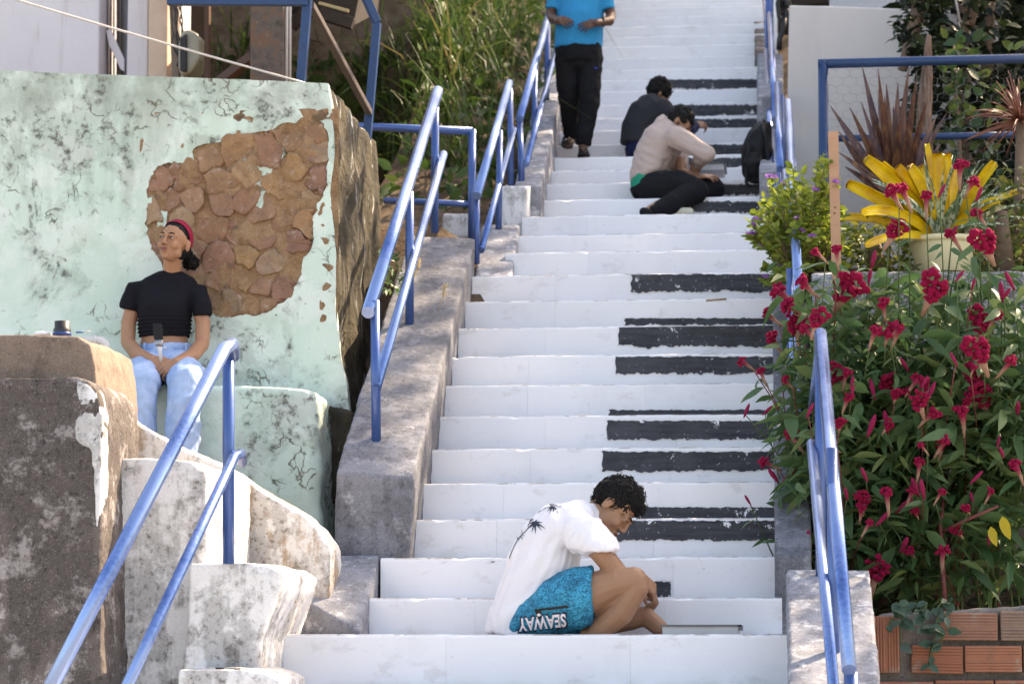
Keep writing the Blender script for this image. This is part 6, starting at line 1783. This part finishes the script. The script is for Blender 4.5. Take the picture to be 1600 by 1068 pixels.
# ================================================================== SMALL THINGS
BPK = cloth_mat('black_nylon', (.012, .012, .014), .6, 500, .3)
bk = thing('backpack', 'black backpack leaning against the right parapet beside the beige painter', 'backpack', at(1184, 285, 16.1))
mb = MB(); mb.loft([(at(1186, 282, 16.0), X3 * .075, Y3 * .10), (at(1182, 268, 16.0), X3 * .092, Y3 * .115), (at(1183, 235, 16.0), X3 * .095, Y3 * .12), (at(1188, 208, 16.02), X3 * .075, Y3 * .10), (at(1193, 193, 16.05), X3 * .045, Y3 * .06)], 16)
remesh(mb, 'bag_body', BPK, bk, .009, 2, folds(.010, (.3, 0, 1), 4, 14, 3))
mb = MB(); mb.loft([(at(1176, 272, 15.87), X3 * .055, Y3 * .03), (at(1175, 255, 15.86), X3 * .06, Y3 * .045), (at(1178, 240, 15.88), X3 * .05, Y3 * .03)], 12)
remesh(mb, 'front_pocket', BPK, bk, .008, 2, folds(.005, (1, 0, .3), 4, 14, 1))
pipe('strap', [at(1190, 195, 15.95), at(1197, 215, 15.88), at(1200, 250, 15.86), at(1196, 280, 15.88), at(1190, 300, 15.80)], .012, BPK, bk, 8)
pipe('strap', [at(1172, 225, 15.86), at(1166, 250, 15.84), at(1166, 285, 15.82), at(1172, 292, 15.80)], .010, BPK, bk, 8)
pipe('grab_handle', [at(1190, 194, 16.0), at(1194, 188, 16.0), at(1199, 194, 16.0)], .007, BPK, bk, 8)
TRAY = plain('grey_metal_tray', (.42, .43, .46), .4, .5, .15, 20, .3)
INK = plain('wet_black_paint', (.012, .012, .015), .15, .5)
def tray(label, a, b, yt, yb, Y0, Y1):
    t = thing('paint_tray', label, 'paint tray', at((a + b) / 2, yb, Y0))
    A_ = at(a, yb, Y0); B_ = at(b, yt, Y0); h = B_.z - A_.z; w_ = B_.x - A_.x; d = Y1 - Y0
    mb = MB(); th = .006
    mb.box((A_.x, Y0, A_.z), (B_.x, Y1, A_.z + th))
    mb.box((A_.x, Y0, A_.z + th), (B_.x, Y0 + th, B_.z)); mb.box((A_.x, Y1 - th, A_.z + th), (B_.x, Y1, B_.z))
    mb.box((A_.x, Y0 + th, A_.z + th), (A_.x + th, Y1 - th, B_.z)); mb.box((B_.x - th, Y0 + th, A_.z + th), (B_.x, Y1 - th, B_.z))
    mb.build('tray_body', TRAY, t)
    mb = MB(); mb.box((A_.x - .006, Y0 - .012, B_.z - .003), (B_.x + .012, Y0 + .002, B_.z + .005)); mb.box((B_.x - .002, Y0 - .012, B_.z - .018), (B_.x + .014, Y1 + .004, B_.z + .004)); mb.build('rim', plain('stained_rim', (.10, .10, .11), .4, .5), t)
    mb = MB(); mb.box((A_.x + .08, Y0 + th + .002, A_.z + th + .001), (B_.x - th - .002, Y1 - th - .002, A_.z + h * .55)); mb.build('paint', INK, t)
tray('grey metal paint tray on the landing in front of the barefoot boy', 1035, 1154, 977, 990.5, 10.50, 10.78)
tray('small pale paint tray on the step beside the beige painter', 1060, 1131, 255, 266.5, 16.2, 16.5)
# things on the brown slab, left
jr = thing('paint_jar', 'black paint stained jar with a blue base on the brown concrete slab', 'jar', at(97, 523, 10.1))
jc = at(97, 524, 10.12); k_ = 1 / FPX * 10.1
mb = MB(); mb.lathe([(.001, 0), (15 * k_, 0), (15.5 * k_, 3 * k_), (14 * k_, 5 * k_)], jc, 24); mb.build('base', plain('blue_plastic', (.01, .05, .22), .35, .5), jr, True)
mb = MB(); mb.lathe([(14 * k_, 5 * k_), (14.5 * k_, 10 * k_), (12.5 * k_, 12 * k_), (12.5 * k_, 23 * k_), (11.5 * k_, 23 * k_), (11.5 * k_, 15 * k_), (.001, 15 * k_)], jc, 24); mb.build('jar_body', plain('stained_black_plastic', (.02, .018, .018), .4, .5, .5, 30), jr, True)
pl_ = thing('plastic_lid', 'white plastic lid lying beside the black paint jar', 'lid', at(68, 522, 10.1))
mb = MB(); mb.lathe([(.001, 0), (.034, 0), (.036, .004), (.036, .012), (.030, .015), (.001, .015)], at(66, 524.5, 10.12), 20); mb.build('lid_body', plain('white_plastic', (.72, .74, .76), .4, .4, .05), pl_, True)
bb = thing('small_brush', 'small blue handled brush lying on the brown slab right of the jar', 'brush', at(128, 520, 10.2))
pipe('handle', [at(119, 519, 10.1), at(130, 518.5, 10.1)], .004, plain('blue_handle', (.03, .12, .30), .4, .5), bb, 8)
pipe('tip', [at(130, 518.5, 10.1), at(141, 517, 10.1)], .0018, WIREW, bb, 6)
PVC = plain('white_pvc', (.66, .62, .60), .4, .4, .1, 20)
pv = thing('drain_siphon', 'white plastic drain pipe with a bend and funnel on the mint wall', 'pipe', at(158, 590, 12.3))
pts = [at(128, 531, 12.2), at(150, 531, 12.2), at(159, 532, 12.2), at(165, 537, 12.2), at(166, 546, 12.2), at(163, 553, 12.2)]
pipe('bend', pts, .020, PVC, pv, 14); pipe('collar', [at(147, 531, 12.2), at(152, 531, 12.2)], .024, PVC, pv, 14)
pipe('neck', [at(160, 556, 12.2), at(159, 572, 12.2)], .021, PVC, pv, 14)
mb = MB(); mb.tube([at(159, 570, 12.2), at(158, 588, 12.2), at(160, 600, 12.2)], [.024, .038, .052], 18); mb.build('funnel', PVC, pv, True)
sq('strap_clip', at(152, 557, 12.17), at(167, 547, 12.17), .016, PVC, pv)
mk = thing('marker', 'thin black and white marker lying at the left bottom edge of the stairs', 'marker', at(365, 1046, 9.6))
pipe('barrel', [at(337, 1044, 9.6), at(376, 1045.5, 9.6)], .0055, SOLE, mk, 10); pipe('cap', [at(376, 1045.5, 9.6), at(405, 1047, 9.6)], .004, PVC, mk, 10)
tw = pipe('twig', [at(1103, 469.5, STEPS[9][0] + .02), at(1120, 468.2, STEPS[9][0] + .02), at(1135, 467, STEPS[9][0] + .02)], .006, plain('tan_twig', (.30, .22, .13), .9), None, 7)
setp(tw, 'short tan twig lying on a white step above the black keys', 'twig')
